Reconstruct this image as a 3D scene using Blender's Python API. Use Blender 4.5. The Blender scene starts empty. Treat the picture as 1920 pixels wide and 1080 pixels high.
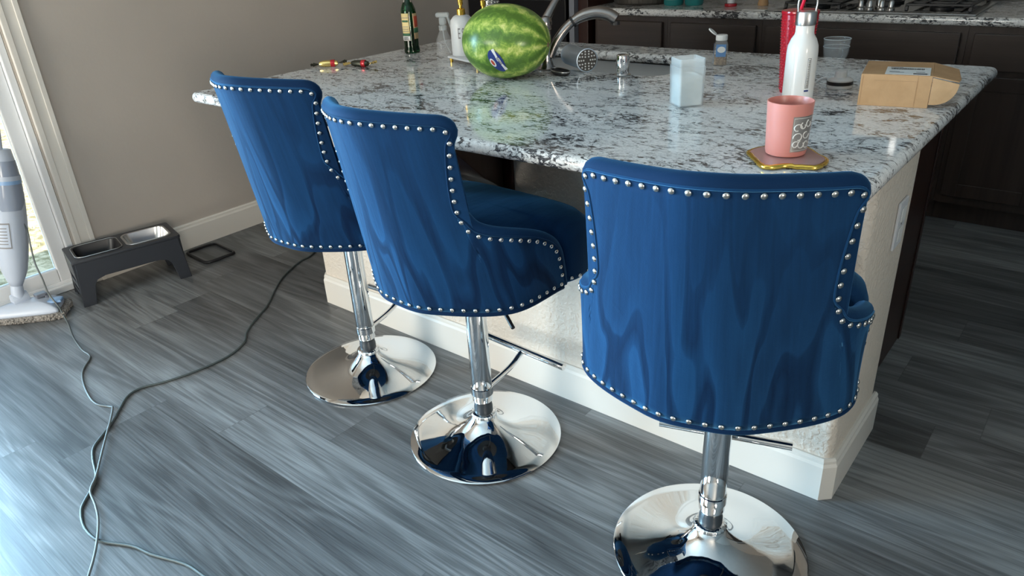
import bpy, bmesh, math, random
from mathutils import Vector, Matrix
random.seed(7)
PI = math.pi
scn = bpy.context.scene
col = scn.collection

# ------------------------------------------------------------------ camera
cd = bpy.data.cameras.new('camera'); cam = bpy.data.objects.new('camera', cd); col.objects.link(cam)
cam.location = (0.334, -1.5678, 1.353)
cam.rotation_euler = (1.1126, 0.0518, 0.6828)
cd.sensor_width = 36; cd.lens = 1377.45 * 36 / 1920; cd.clip_start = .02; cd.clip_end = 200
scn.camera = cam

# ------------------------------------------------------------------ light
w = bpy.data.worlds.new('sky'); scn.world = w; w.use_nodes = True
bg = w.node_tree.nodes['Background']; bg.inputs[0].default_value = (.56, .78, 1.0, 1); bg.inputs[1].default_value = 1.5
sl = bpy.data.lights.new('sun', 'SUN'); sl.energy = 6.5; sl.angle = .01; sl.color = (1, .86, .68)
so = bpy.data.objects.new('sun', sl); col.objects.link(so)
so.rotation_euler = Vector((-.35, 1.0, -1.1)).to_track_quat('-Z', 'Y').to_euler()
WF = (-2.95, -1.25, .12, 2.15)      # unseen window added behind the camera for more light: x0, x1, z0, z1
WR = (-4.0, -2.4, .9, 2.1)     # unseen window added in the right hand wall for more light: y0, y1, z0, z1
def daylight(name, loc, rot, sx, sy, power, c):
    l = bpy.data.lights.new(name, 'AREA'); l.shape = 'RECTANGLE'; l.size = sx; l.size_y = sy; l.energy = power; l.color = c
    o = bpy.data.objects.new(name, l); col.objects.link(o); o.location = loc; o.rotation_euler = rot
daylight('door_daylight', (-3.26, -2.03, 1.05), (0, -PI / 2, 0), 1.9, 1.7, 310, (.43, .73, 1.))
daylight('added_window_fill', ((WF[0] + WF[1]) / 2, -4.32, (WF[2] + WF[3]) / 2), (PI / 2, 0, 0), WF[1] - WF[0], WF[3] - WF[2], 150, (1., .90, .80))  # fill lamp outside the added rear window
daylight('added_side_window_fill', (3.72, (WR[0] + WR[1]) / 2, (WR[2] + WR[3]) / 2), (0, PI / 2, 0), WR[3] - WR[2], WR[1] - WR[0], 130, (1., .86, .74))  # fill lamp outside the added side window
vs = scn.view_settings
vs.view_transform = 'Standard'; vs.look = 'None'; vs.gamma = 1; vs.use_curve_mapping = False; vs.exposure = 0.42
try:
    scn.cycles.use_denoising = True
    scn.cycles.max_bounces = 10; scn.cycles.transparent_max_bounces = 12
    scn.cycles.sample_clamp_indirect = 8; scn.cycles.caustics_reflective = False; scn.cycles.caustics_refractive = False
except Exception: pass

# ------------------------------------------------------------------ material helpers
def nmat(name):
    m = bpy.data.materials.new(name); m.use_nodes = True
    nt = m.node_tree; b = nt.nodes['Principled BSDF']
    return m, nt, b
def mat(name, c, rough=.5, metal=0., **kw):
    m, nt, b = nmat(name)
    b.inputs['Base Color'].default_value = (*c, 1); b.inputs['Roughness'].default_value = rough; b.inputs['Metallic'].default_value = metal
    for k, v in kw.items(): b.inputs[k].default_value = v
    return m
def N(nt, t, **kw):
    n = nt.nodes.new(t)
    for k, v in kw.items():
        if k in n.inputs: n.inputs[k].default_value = v
        else: setattr(n, k, v)
    return n
def L(nt, a, b): nt.links.new(a, b)
def ramp(nt, src, stops, interp='LINEAR'):
    r = nt.nodes.new('ShaderNodeValToRGB'); r.color_ramp.interpolation = interp
    e = r.color_ramp.elements
    while len(e) < len(stops): e.new(.5)
    for i, (p, c) in enumerate(stops):
        e[i].position = p; e[i].color = (*c, 1) if len(c) == 3 else c
    if src is not None: L(nt, src, r.inputs[0])
    return r
def coords(nt, scale=(1, 1, 1), kind='Object'):
    t = N(nt, 'ShaderNodeTexCoord'); m = N(nt, 'ShaderNodeMapping'); m.inputs['Scale'].default_value = scale
    L(nt, t.outputs[kind], m.inputs[0]); return m.outputs[0]
def noise(nt, vec, scale, detail=4, rough=.5, dist=0.):
    n = N(nt, 'ShaderNodeTexNoise'); n.inputs['Scale'].default_value = scale; n.inputs['Detail'].default_value = detail
    n.inputs['Roughness'].default_value = rough; n.inputs['Distortion'].default_value = dist
    L(nt, vec, n.inputs['Vector']); return n.outputs['Fac']
def mixc(nt, f, a, b, mode='MIX'):
    m = nt.nodes.new('ShaderNodeMix'); m.data_type = 'RGBA'; m.blend_type = mode
    for s, v in ((m.inputs['Factor'], f), (m.inputs[6], a), (m.inputs[7], b)):
        if isinstance(v, (int, float)): s.default_value = v
        elif isinstance(v, tuple): s.default_value = (*v, 1)
        else: L(nt, v, s)
    return m.outputs[2]
def math_(nt, op, a, b=None, c=None):
    m = N(nt, 'ShaderNodeMath', operation=op)
    for i, v in enumerate((a, b, c)):
        if v is None: continue
        if isinstance(v, (int, float)): m.inputs[i].default_value = v
        else: L(nt, v, m.inputs[i])
    return m.outputs[0]
def bump(nt, b, h, strength=.2, dist=.002):
    n = N(nt, 'ShaderNodeBump'); n.inputs['Strength'].default_value = strength; n.inputs['Distance'].default_value = dist
    L(nt, h, n.inputs['Height']); L(nt, n.outputs[0], b.inputs['Normal'])

def make_plank():
    m, nt, b = nmat('grey_plank_floor')
    g = N(nt, 'ShaderNodeNewGeometry'); s = N(nt, 'ShaderNodeSeparateXYZ'); L(nt, g.outputs['Position'], s.inputs[0])
    PW, PL = .18, 1.22
    yr = math_(nt, 'DIVIDE', math_(nt, 'ADD', s.outputs['Y'], .045), PW); row = math_(nt, 'FLOOR', yr)
    wn = N(nt, 'ShaderNodeTexWhiteNoise', noise_dimensions='1D'); L(nt, row, wn.inputs['W'])
    xo = math_(nt, 'DIVIDE', math_(nt, 'ADD', s.outputs['X'], math_(nt, 'MULTIPLY', wn.outputs['Value'], PL)), PL)
    colm = math_(nt, 'FLOOR', xo)
    cb = N(nt, 'ShaderNodeCombineXYZ'); L(nt, row, cb.inputs[0]); L(nt, colm, cb.inputs[1])
    w2 = N(nt, 'ShaderNodeTexWhiteNoise', noise_dimensions='2D'); L(nt, cb.outputs[0], w2.inputs['Vector'])
    rnd = w2.outputs['Value']
    # grain coords, shifted per plank
    gx = math_(nt, 'ADD', s.outputs['X'], math_(nt, 'MULTIPLY', rnd, 37.))
    gy = math_(nt, 'ADD', s.outputs['Y'], math_(nt, 'MULTIPLY', rnd, 11.))
    gc = N(nt, 'ShaderNodeCombineXYZ'); L(nt, math_(nt, 'MULTIPLY', gx, .55), gc.inputs[0]); L(nt, math_(nt, 'MULTIPLY', gy, 7.), gc.inputs[1])
    n1 = noise(nt, gc.outputs[0], 1.3, 2, .5, .3)
    rings = math_(nt, 'SINE', math_(nt, 'MULTIPLY', n1, 58.))
    gc2 = N(nt, 'ShaderNodeCombineXYZ'); L(nt, math_(nt, 'MULTIPLY', gx, 3.), gc2.inputs[0]); L(nt, math_(nt, 'MULTIPLY', gy, 150.), gc2.inputs[1])
    n2 = noise(nt, gc2.outputs[0], 1.6, 5, .6)
    gc3 = N(nt, 'ShaderNodeCombineXYZ'); L(nt, math_(nt, 'MULTIPLY', gx, .7), gc3.inputs[0]); L(nt, math_(nt, 'MULTIPLY', gy, 6.), gc3.inputs[1])
    n3 = noise(nt, gc3.outputs[0], 2., 3)
    v = math_(nt, 'ADD', math_(nt, 'MULTIPLY', rings, .06), math_(nt, 'ADD', math_(nt, 'MULTIPLY', n2, .5), math_(nt, 'MULTIPLY', n3, .5)))
    v = math_(nt, 'ADD', v, math_(nt, 'MULTIPLY', math_(nt, 'SUBTRACT', rnd, .5), .26))
    r = ramp(nt, v, [(.26, (.048, .050, .052)), (.5, (.132, .136, .140)), (.74, (.285, .295, .30))])
    # seams
    fy = math_(nt, 'FRACT', yr); fx = math_(nt, 'FRACT', xo)
    sy = math_(nt, 'LESS_THAN', math_(nt, 'MINIMUM', fy, math_(nt, 'SUBTRACT', 1., fy)), .006)
    sx = math_(nt, 'LESS_THAN', math_(nt, 'MINIMUM', fx, math_(nt, 'SUBTRACT', 1., fx)), .0011)
    seam = math_(nt, 'MAXIMUM', sy, sx)
    L(nt, mixc(nt, math_(nt, 'MULTIPLY', seam, .45), r.outputs[0], (.06, .06, .062)), b.inputs['Base Color'])
    L(nt, math_(nt, 'ADD', math_(nt, 'MULTIPLY', n2, .22), .24), b.inputs['Roughness'])
    bump(nt, b, math_(nt, 'SUBTRACT', v, math_(nt, 'MULTIPLY', seam, .8)), .25, .0012)
    return m

def make_granite():
    m, nt, b = nmat('speckled_granite')
    v = coords(nt); vs_ = coords(nt, (.55, 1, 1))
    big = noise(nt, vs_, 8, 4, .6, .8)
    f1 = noise(nt, vs_, 76, 6, .74, 1.)
    f2 = noise(nt, v, 150, 5, .7, .3)
    f3 = noise(nt, vs_, 20, 6, .75, 1.2)
    base = ramp(nt, f3, [(.3, (.55, .55, .56)), (.45, (.82, .82, .82)), (.6, (.90, .90, .89)), (.75, (.80, .76, .70))])
    grey = ramp(nt, f2, [(.33, (.26, .265, .28)), (.46, (.72, .73, .73)), (.6, (.92, .92, .91))])
    c = mixc(nt, .5, base.outputs[0], grey.outputs[0])
    # dark flecks, denser in clusters
    d = math_(nt, 'ADD', f1, math_(nt, 'MULTIPLY', math_(nt, 'SUBTRACT', big, .5), .55))
    dm = ramp(nt, d, [(.54, (0, 0, 0)), (.585, (.96, .96, .96))])
    fleck = ramp(nt, f2, [(.4, (.012, .014, .02)), (.6, (.06, .062, .07))])
    c = mixc(nt, dm.outputs[0], c, fleck.outputs[0])
    # thin veins
    vo = N(nt, 'ShaderNodeTexNoise'); vo.inputs['Scale'].default_value = 9; vo.inputs['Detail'].default_value = 6; vo.inputs['Distortion'].default_value = .8
    L(nt, vs_, vo.inputs['Vector'])
    ve = math_(nt, 'ABSOLUTE', math_(nt, 'SUBTRACT', vo.outputs['Fac'], .5))
    vm = ramp(nt, ve, [(.0, (.75, .75, .75)), (.014, (0, 0, 0))])
    vmm = math_(nt, 'MULTIPLY', vm.outputs[0], math_(nt, 'GREATER_THAN', f1, .45))
    c = mixc(nt, vmm, c, (.035, .037, .045))
    L(nt, c, b.inputs['Base Color']); b.inputs['Roughness'].default_value = .07
    b.inputs['Specular IOR Level'].default_value = .75
    return m

def make_velvet():
    m, nt, b = nmat('blue_velvet')
    uv = N(nt, 'ShaderNodeUVMap'); oi = N(nt, 'ShaderNodeObjectInfo')
    mp = N(nt, 'ShaderNodeMapping'); mp.inputs['Scale'].default_value = (3.4, .75, 1)
    L(nt, uv.outputs[0], mp.inputs[0])
    cb = N(nt, 'ShaderNodeCombineXYZ'); L(nt, math_(nt, 'MULTIPLY', oi.outputs['Random'], 40.), cb.inputs[0]); L(nt, math_(nt, 'MULTIPLY', oi.outputs['Random'], 23.), cb.inputs[1])
    L(nt, cb.outputs[0], mp.inputs['Location'])
    a1 = noise(nt, mp.outputs[0], 1.5, 1.6, .45, .35)
    nap = ramp(nt, a1, [(.36, (.35, .35, .35)), (.44, (.6, .6, .6)), (.452, (.12, .12, .12)), (.50, (.0, .0, .0)), (.545, (.5, .5, .5)), (.555, (.95, .95, .95)), (.66, (.6, .6, .6))])
    su = N(nt, 'ShaderNodeSeparateXYZ'); L(nt, uv.outputs[0], su.inputs[0])
    msk = ramp(nt, su.outputs['Y'], [(.28, (1, 1, 1)), (.8, (.25, .25, .25))])
    napv = math_(nt, 'ADD', math_(nt, 'MULTIPLY', math_(nt, 'SUBTRACT', nap.outputs[0], .45), msk.outputs[0]), .45)
    mp2 = N(nt, 'ShaderNodeMapping'); mp2.inputs['Scale'].default_value = (34, 2.2, 1); L(nt, uv.outputs[0], mp2.inputs[0])
    a2 = noise(nt, mp2.outputs[0], 1.5, 5, .6, .3)
    t = math_(nt, 'ADD', math_(nt, 'MULTIPLY', napv, .78), math_(nt, 'MULTIPLY', a2, .5))
    c = ramp(nt, t, [(.1, (.0012, .010, .038)), (.95, (.0045, .038, .115))])
    L(nt, c.outputs[0], b.inputs['Base Color'])
    b.inputs['Roughness'].default_value = .8
    b.inputs['Specular IOR Level'].default_value = .12
    L(nt, math_(nt, 'ADD', math_(nt, 'MULTIPLY', t, .66), .02), b.inputs['Sheen Weight'])
    b.inputs['Sheen Roughness'].default_value = .42; b.inputs['Sheen Tint'].default_value = (.17, .52, .92, 1)
    ob = coords(nt); fine = noise(nt, ob, 420, 2)
    cre = noise(nt, ob, 26, 4, .6, 1.)
    bump(nt, b, math_(nt, 'ADD', math_(nt, 'MULTIPLY', fine, .35), math_(nt, 'ADD', cre, math_(nt, 'MULTIPLY', nap.outputs[0], .25))), .28, .0022)
    return m

def make_stucco(name, c, scale=70, strength=.6, rough=.75):
    m, nt, b = nmat(name); v = coords(nt)
    n = noise(nt, v, scale, 3, .5, .3); n2 = noise(nt, v, 3, 3)
    L(nt, mixc(nt, .5, c, ramp(nt, n2, [(.3, tuple(x * .93 for x in c)), (.7, tuple(min(1, x * 1.04) for x in c))]).outputs[0]), b.inputs['Base Color'])
    b.inputs['Roughness'].default_value = rough
    bump(nt, b, ramp(nt, n, [(.42, (0, 0, 0)), (.62, (1, 1, 1))]).outputs[0], strength, .003)
    return m

def make_wood(name, c0, c1, rough=.32, axis=2):
    m, nt, b = nmat(name); sc = [26, 26, 26]; sc[axis] = 1.4
    v = coords(nt, tuple(sc)); n = noise(nt, v, 1., 5, .6, .6)
    L(nt, ramp(nt, n, [(.3, c0), (.7, c1)]).outputs[0], b.inputs['Base Color']); b.inputs['Roughness'].default_value = rough
    bump(nt, b, n, .08, .001); return m

def make_noisy(name, c0, c1, scale, rough=.6, metal=0., detail=4, bs=0., lo=.35, hi=.65, stretch=(1, 1, 1)):
    m, nt, b = nmat(name); v = coords(nt, stretch); n = noise(nt, v, scale, detail, .6, .3)
    L(nt, ramp(nt, n, [(lo, c0), (hi, c1)]).outputs[0], b.inputs['Base Color'])
    b.inputs['Roughness'].default_value = rough; b.inputs['Metallic'].default_value = metal
    if bs: bump(nt, b, n, bs, .003)
    return m

def make_chrome():
    m, nt, b = nmat('polished_chrome'); v = coords(nt)
    n = noise(nt, v, 9, 5, .7, 2.)
    L(nt, ramp(nt, n, [(.45, (.03, .03, .03)), (.75, (.085, .085, .085))]).outputs[0], b.inputs['Roughness'])
    b.inputs['Base Color'].default_value = (.78, .79, .80, 1); b.inputs['Metallic'].default_value = 1
    return m

def make_pane():
    m = bpy.data.materials.new('clear_pane'); m.use_nodes = True; nt = m.node_tree; nt.nodes.clear()
    o = N(nt, 'ShaderNodeOutputMaterial'); mx = N(nt, 'ShaderNodeMixShader'); t = N(nt, 'ShaderNodeBsdfTransparent'); g = N(nt, 'ShaderNodeBsdfGlossy')
    g.inputs['Roughness'].default_value = .02; t.inputs[0].default_value = (.95, .97, .96, 1)
    f = N(nt, 'ShaderNodeFresnel'); f.inputs[0].default_value = 1.45
    L(nt, f.outputs[0], mx.inputs[0]); L(nt, t.outputs[0], mx.inputs[1]); L(nt, g.outputs[0], mx.inputs[2]); L(nt, mx.outputs[0], o.inputs[0])
    return m

def make_melon():
    m, nt, b = nmat('striped_melon_rind')
    t = N(nt, 'ShaderNodeTexCoord'); s = N(nt, 'ShaderNodeSeparateXYZ'); L(nt, t.outputs['Object'], s.inputs[0])
    th = math_(nt, 'ARCTAN2', s.outputs['Z'], s.outputs['Y'])
    ob = t.outputs['Object']
    n1 = noise(nt, ob, 16, 5, .65, .5); n2 = noise(nt, ob, 48, 5, .7, .6); n3 = noise(nt, ob, 5, 2)
    ph = math_(nt, 'ADD', math_(nt, 'MULTIPLY', th, 8.), math_(nt, 'ADD', math_(nt, 'MULTIPLY', n1, 5.5), math_(nt, 'MULTIPLY', n3, 3.)))
    st = math_(nt, 'ADD', math_(nt, 'MULTIPLY', math_(nt, 'SINE', ph), .5), .5)
    v = math_(nt, 'ADD', math_(nt, 'MULTIPLY', st, .56), math_(nt, 'MULTIPLY', math_(nt, 'SUBTRACT', n2, .5), 1.6))
    c = ramp(nt, v, [(.0, (.075, .16, .02)), (.25, (.13, .25, .035)), (.45, (.25, .38, .06)), (.62, (.46, .55, .13)), (.8, (.64, .66, .24))])
    L(nt, c.outputs[0], b.inputs['Base Color']); b.inputs['Roughness'].default_value = .28
    bump(nt, b, n1, .08, .003); return m

M = {}
M['floor'] = make_plank(); M['granite'] = make_granite(); M['velvet'] = make_velvet(); M['chrome'] = make_chrome()
M['stucco'] = make_stucco('cream_stucco', (.74, .66, .57)); M['wall'] = make_stucco('greige_wall', (.47, .42, .375), 60, .04)
M['ceiling'] = make_stucco('white_ceiling', (.78, .76, .73), 60, .3)
M['trim'] = mat('white_trim', (.76, .72, .66), .42); M['vinyl'] = mat('white_vinyl', (.78, .79, .80), .3)
M['wood'] = make_wood('dark_stained_wood', (.024, .015, .012), (.046, .030, .024)); M['woodh'] = make_wood('dark_stained_wood_across', (.036, .025, .021), (.060, .043, .036), .3, 0)
M['panel'] = make_wood('mahogany_panel', (.018, .006, .004), (.04, .013, .009))
M['black'] = mat('black_plastic', (.012, .012, .014), .4); M['blackgl'] = mat('black_glass', (.006, .006, .008), .08)
M['ring'] = mat('grey_plastic_collar', (.035, .045, .055), .35)
M['steel'] = mat('brushed_steel', (.55, .55, .55), .28, 1); M['nickel'] = mat('warm_nickel', (.36, .32, .30), .2, 1)
M['nail'] = mat('silver_nail', (.58, .57, .55), .24, 1)
M['satin'] = mat('satin_steel', (.62, .72, .82), .38, .85); M['sinksteel'] = mat('sink_steel', (.42, .46, .50), .32, 1)
M['gold'] = mat('gold_metal', (.95, .62, .12), .22, 1)
M['pane'] = make_pane()
M['melon'] = make_melon()
M['grass'] = make_noisy('dry_grass', (.30, .26, .14), (.80, .68, .48), 16, .9, 0, 9, .8, .4, .6)
def glass(name, c, rough=.02, **k): return mat(name, c, rough, 0, **{'Transmission Weight': 1., 'IOR': 1.45, **k})
M['green_glass'] = glass('green_bottle_glass', (.02, .30, .08))
M['clear'] = mat('thin_clear_plastic', (.93, .95, .96), .06, 0, **{'Alpha': .13, 'Specular IOR Level': .9})
M['clearglass'] = mat('thin_clear_glass', (.90, .94, .95), .03, 0, **{'Alpha': .05, 'Specular IOR Level': 1.})
M['frost'] = mat('frosted_plastic', (.78, .85, .87), .35, 0, **{'Alpha': .26, 'Subsurface Weight': .3, 'Subsurface Radius': (.02, .02, .02)})
M['wax'] = make_noisy('white_wax', (.60, .66, .66), (.86, .88, .86), 22, .5)
M['white'] = mat('white_ceramic', (.72, .73, .74), .35); M['whitegl'] = mat('glossy_white_enamel', (.80, .79, .77), .16)
M['whitepl'] = mat('white_plastic', (.72, .73, .76), .35); M['moppl'] = mat('cool_white_plastic', (.50, .55, .64), .35); M['bluepl'] = mat('pale_blue_plastic', (.26, .42, .66), .3)
M['greypl'] = mat('grey_plastic', (.17, .18, .21), .35)
M['pink'] = mat('pink_candle_glass', (.64, .25, .21), .32, 0, **{'Subsurface Weight': .25, 'Subsurface Radius': (.03, .012, .01)})
M['pinkwax'] = mat('pink_inner_glass', (.85, .27, .17), .4); M['pinkslab'] = mat('dusty_pink_stone', (.42, .24, .22), .18)
M['silverlab'] = mat('silver_label', (.36, .33, .31), .32, .6); M['lab_line'] = mat('pale_label_print', (.75, .72, .68), .5)
M['card'] = make_noisy('brown_cardboard', (.46, .27, .13), (.52, .31, .155), 30, .75, 0, 4, .05); M['cardin'] = mat('cardboard_inside', (.42, .27, .15), .8)
M['paper'] = mat('white_paper', (.74, .74, .72), .6); M['ink'] = mat('black_ink', (.03, .03, .035), .6); M['inkg'] = mat('grey_ink', (.25, .24, .24), .6)
M['red'] = mat('red_glitter_plastic', (.42, .008, .02), .14); M['studs'] = mat('red_metallic_studs', (.80, .10, .13), .18, .9); M['redst'] = mat('red_straw', (.75, .02, .06), .3)
M['labyel'] = mat('cream_yellow_label', (.72, .58, .28), .6); M['labgr'] = mat('dark_green_label', (.03, .12, .06), .5); M['labred'] = mat('red_label_print', (.45, .06, .03), .5)
M['labtan'] = mat('tan_label', (.50, .36, .20), .5)
M['navy'] = mat('navy_sticker', (.02, .04, .20), .35); M['labblue'] = mat('blue_spice_label', (.12, .25, .48), .4)
M['spice'] = make_noisy('brown_spice', (.10, .06, .03), (.30, .21, .12), 160, .9)
M['teal'] = mat('teal_glass', (.02, .20, .20), .2); M['pot'] = mat('dark_ribbed_metal', (.10, .09, .08), .4, .6)
M['foil'] = mat('gold_foil', (.80, .60, .22), .22, .9); M['foilr'] = mat('red_foil', (.55, .03, .04), .2, .4); M['foild'] = mat('dark_foil', (.05, .05, .035), .25, .6)
M['wire'] = mat('grey_rubber_cable', (.06, .078, .078), .45); M['wire2'] = mat('pale_grey_cable', (.13, .145, .145), .45)
M['feeder'] = mat('charcoal_plastic', (.022, .025, .032), .38); M['food'] = make_noisy('pet_food_crumbs', (.14, .08, .045), (.42, .30, .2), 90, .8)
M['pad'] = make_noisy('shaggy_mop_pad', (.10, .095, .09), (.42, .38, .34), 150, 1., 0, 5, 1.)
M['tankwin'] = mat('smoky_water_tank', (.30, .34, .42), .12)
M['tile'] = mat('backsplash', (.16, .15, .14), .35)

# ------------------------------------------------------------------ geometry helpers
def link(name, me, m, parent=None, smooth=True, loc=None):
    o = bpy.data.objects.new(name, me); col.objects.link(o)
    if m is not None: me.materials.append(M[m] if isinstance(m, str) else m)
    if smooth:
        for p in me.polygons: p.use_smooth = True
    if parent is not None: o.parent = parent
    if loc is not None: o.location = loc
    return o
def from_bm(name, bm, m, parent=None, smooth=True, loc=None, fix=True):
    if fix: bmesh.ops.recalc_face_normals(bm, faces=bm.faces)
    me = bpy.data.meshes.new(name); bm.to_mesh(me); bm.free()
    return link(name, me, m, parent, smooth, loc)
def mods(o, bevel=0, seg=2, sub=0, solid=0, soff=-1):
    if solid:
        s = o.modifiers.new('solid', 'SOLIDIFY'); s.thickness = solid; s.offset = soff
    if bevel:
        b = o.modifiers.new('bevel', 'BEVEL'); b.width = bevel; b.segments = seg; b.limit_method = 'ANGLE'; b.angle_limit = .6; b.harden_normals = False
    if sub:
        s = o.modifiers.new('sub', 'SUBSURF'); s.levels = sub; s.render_levels = sub
    return o
def autosmooth(o, ang=.7):
    me = o.data
    bm = bmesh.new(); bm.from_mesh(me)
    for e in bm.edges:
        if len(e.link_faces) == 2 and e.calc_face_angle(0) > ang: e.smooth = False
    for f in bm.faces: f.smooth = True
    bm.to_mesh(me); bm.free(); return o
def box(bm, lo, hi, mtx=None):
    vs_ = [bm.verts.new((x, y, z)) for z in (lo[2], hi[2]) for y in (lo[1], hi[1]) for x in (lo[0], hi[0])]
    if mtx is not None:
        for v in vs_: v.co = mtx @ v.co
    for f in ((0, 2, 3, 1), (4, 5, 7, 6), (0, 1, 5, 4), (2, 6, 7, 3), (0, 4, 6, 2), (1, 3, 7, 5)): bm.faces.new([vs_[i] for i in f])
    return bm
def boxes(name, lst, m, parent=None, bevel=.002, seg=2, loc=None, mtx=None):
    bm = bmesh.new()
    for lo, hi in lst: box(bm, lo, hi, mtx)
    o = from_bm(name, bm, m, parent, False, loc)
    if bevel: mods(o, bevel, seg)
    return o
def lathe_bm(prof, n=40, bm=None, sx=1, sy=1, cap=True):
    bm = bm or bmesh.new(); rings = []
    for r, z in prof:
        if r < 1e-5: rings.append([bm.verts.new((0, 0, z))])
        else: rings.append([bm.verts.new((r * sx * math.cos(2 * PI * i / n), r * sy * math.sin(2 * PI * i / n), z)) for i in range(n)])
    for a, b in zip(rings, rings[1:]):
        for i in range(n):
            j = (i + 1) % n
            if len(a) == 1 and len(b) == 1: continue
            if len(a) == 1: bm.faces.new((a[0], b[i], b[j]))
            elif len(b) == 1: bm.faces.new((a[i], b[0], a[j]))
            else: bm.faces.new((a[i], a[j], b[j], b[i]))
    if cap:
        for rg in (rings[0], rings[-1]):
            if len(rg) > 2: bm.faces.new(rg)
    return bm
def lathe(name, prof, m, parent=None, n=40, loc=None, sx=1, sy=1, cap=True, ang=.6):
    o = from_bm(name, lathe_bm(prof, n, None, sx, sy, cap), m, parent, True, loc); autosmooth(o, ang); return o
def tube_bm(pts, r, n=10, bm=None, closed=False, rs=None, sx=1.):
    bm = bm or bmesh.new(); pts = [Vector(p) for p in pts]; N_ = len(pts); rings = []
    up = None
    for i, p in enumerate(pts):
        a = pts[(i - 1) % N_] if (closed or i > 0) else p; b = pts[(i + 1) % N_] if (closed or i < N_ - 1) else p
        t = (b - a).normalized()
        if up is None: up = t.orthogonal().normalized()
        else: up = (up - t * up.dot(t)).normalized()
        s = t.cross(up); rr = rs[i] if rs else r
        rings.append([bm.verts.new(p + (up * math.cos(2 * PI * k / n) + s * math.sin(2 * PI * k / n) * sx) * rr) for k in range(n)])
    for i in range(N_ if closed else N_ - 1):
        a, b = rings[i], rings[(i + 1) % N_]
        off = 0
        if closed and i == N_ - 1:
            off = min(range(n), key=lambda q: (a[0].co - b[q].co).length)
        for k in range(n): bm.faces.new((a[k], a[(k + 1) % n], b[(k + 1 + off) % n], b[(k + off) % n]))
    if not closed: bm.faces.new(rings[0]); bm.faces.new(rings[-1][::-1])
    return bm
def cat(pts, k=6):
    P = [Vector(p) for p in pts]; P = [2 * P[0] - P[1]] + P + [2 * P[-1] - P[-2]]; out = []
    for i in range(1, len(P) - 2):
        for j in range(k):
            t = j / k; a, b, c, d = P[i - 1:i + 3]
            out.append(.5 * ((2 * b) + (c - a) * t + (2 * a - 5 * b + 4 * c - d) * t * t + (3 * b - a - 3 * c + d) * t ** 3))
    out.append(P[-2]); return out
def tube(name, pts, r, m, parent=None, n=10, closed=False, rs=None, loc=None, sx=1.):
    o = from_bm(name, tube_bm(pts, r, n, None, closed, rs, sx), m, parent, True, loc); autosmooth(o, 1.); return o
def prism_bm(poly, z0, z1, bm=None, mtx=None):
    bm = bm or bmesh.new()
    a = [bm.verts.new((x, y, z0)) for x, y in poly]; b = [bm.verts.new((x, y, z1)) for x, y in poly]
    if mtx is not None:
        for v in a + b: v.co = mtx @ v.co
    bm.faces.new(a[::-1]); bm.faces.new(b); n = len(poly)
    for i in range(n): bm.faces.new((a[i], a[(i + 1) % n], b[(i + 1) % n], b[i]))
    return bm
def rrect(x0, y0, x1, y1, r, n=6):
    out = []
    for cx, cy, a in ((x1 - r, y1 - r, 0), (x0 + r, y1 - r, 90), (x0 + r, y0 + r, 180), (x1 - r, y0 + r, 270)):
        for i in range(n + 1):
            t = math.radians(a + 90 * i / n); out.append((cx + r * math.cos(t), cy + r * math.sin(t)))
    return out
def curve_slab(name, polys, z0, z1, bev, m, parent=None, kind=None):
    """slab with rounded edges; the first outline is outer, the others are holes"""
    cu = bpy.data.curves.new(name, 'CURVE'); cu.dimensions = '2D'; cu.fill_mode = 'BOTH'
    cu.extrude = (z1 - z0) / 2 - bev; cu.bevel_depth = bev; cu.bevel_resolution = 4; cu.offset = -bev
    for poly in polys:
        s = cu.splines.new('POLY'); s.points.add(len(poly) - 1); s.use_cyclic_u = True
        for p, (x, y) in zip(s.points, poly): p.co = (x, y, 0, 1)
    tmp = bpy.data.objects.new('tmp', cu); col.objects.link(tmp)
    dg = bpy.context.evaluated_depsgraph_get()
    me = bpy.data.meshes.new_from_object(tmp.evaluated_get(dg)); bpy.data.objects.remove(tmp)
    for v in me.vertices: v.co.z += (z0 + z1) / 2
    me.materials.clear()
    o = link(name, me, m, parent, True); autosmooth(o, .5); return o
def cyl_patch(name, r, a0, a1, z0, z1, m, parent, off=.0006, n=14, th=.0004):
    bm = bmesh.new(); R_ = r + off
    g = [[bm.verts.new((R_ * math.cos(a0 + (a1 - a0) * i / n), R_ * math.sin(a0 + (a1 - a0) * i / n), z)) for i in range(n + 1)] for z in (z0, z1)]
    for i in range(n): bm.faces.new((g[0][i], g[0][i + 1], g[1][i + 1], g[1][i]))
    o = from_bm(name, bm, m, parent, True, fix=False); mods(o, solid=th, soff=1); return o
def text_mesh(name, s, size, m, parent, loc, rot, th=.0003):
    cu = bpy.data.curves.new(name, 'FONT'); cu.body = s; cu.size = size; cu.extrude = th; cu.align_x = 'CENTER'; cu.align_y = 'CENTER'
    tmp = bpy.data.objects.new('tmp', cu); col.objects.link(tmp)
    me = bpy.data.meshes.new_from_object(tmp.evaluated_get(bpy.context.evaluated_depsgraph_get())); bpy.data.objects.remove(tmp)
    me.materials.clear(); o = link(name, me, m, parent, False, loc); o.rotation_euler = rot; return o
def tag(o, label, cat_, group=None, kind=None):
    o['label'] = label; o['category'] = cat_
    if group: o['group'] = group
    if kind: o['kind'] = kind
    return o
def thing(name, label, cat_, loc=(0, 0, 0), rz=0, group=None):
    o = bpy.data.objects.new(name, None); col.objects.link(o); o.location = loc; o.rotation_euler = (0, 0, rz); o.empty_display_size = .05
    return tag(o, label, cat_, group)
def struct(o): o['kind'] = 'structure'; return o
def rotz(a): return Matrix.Rotation(a, 4, 'Z')

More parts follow.
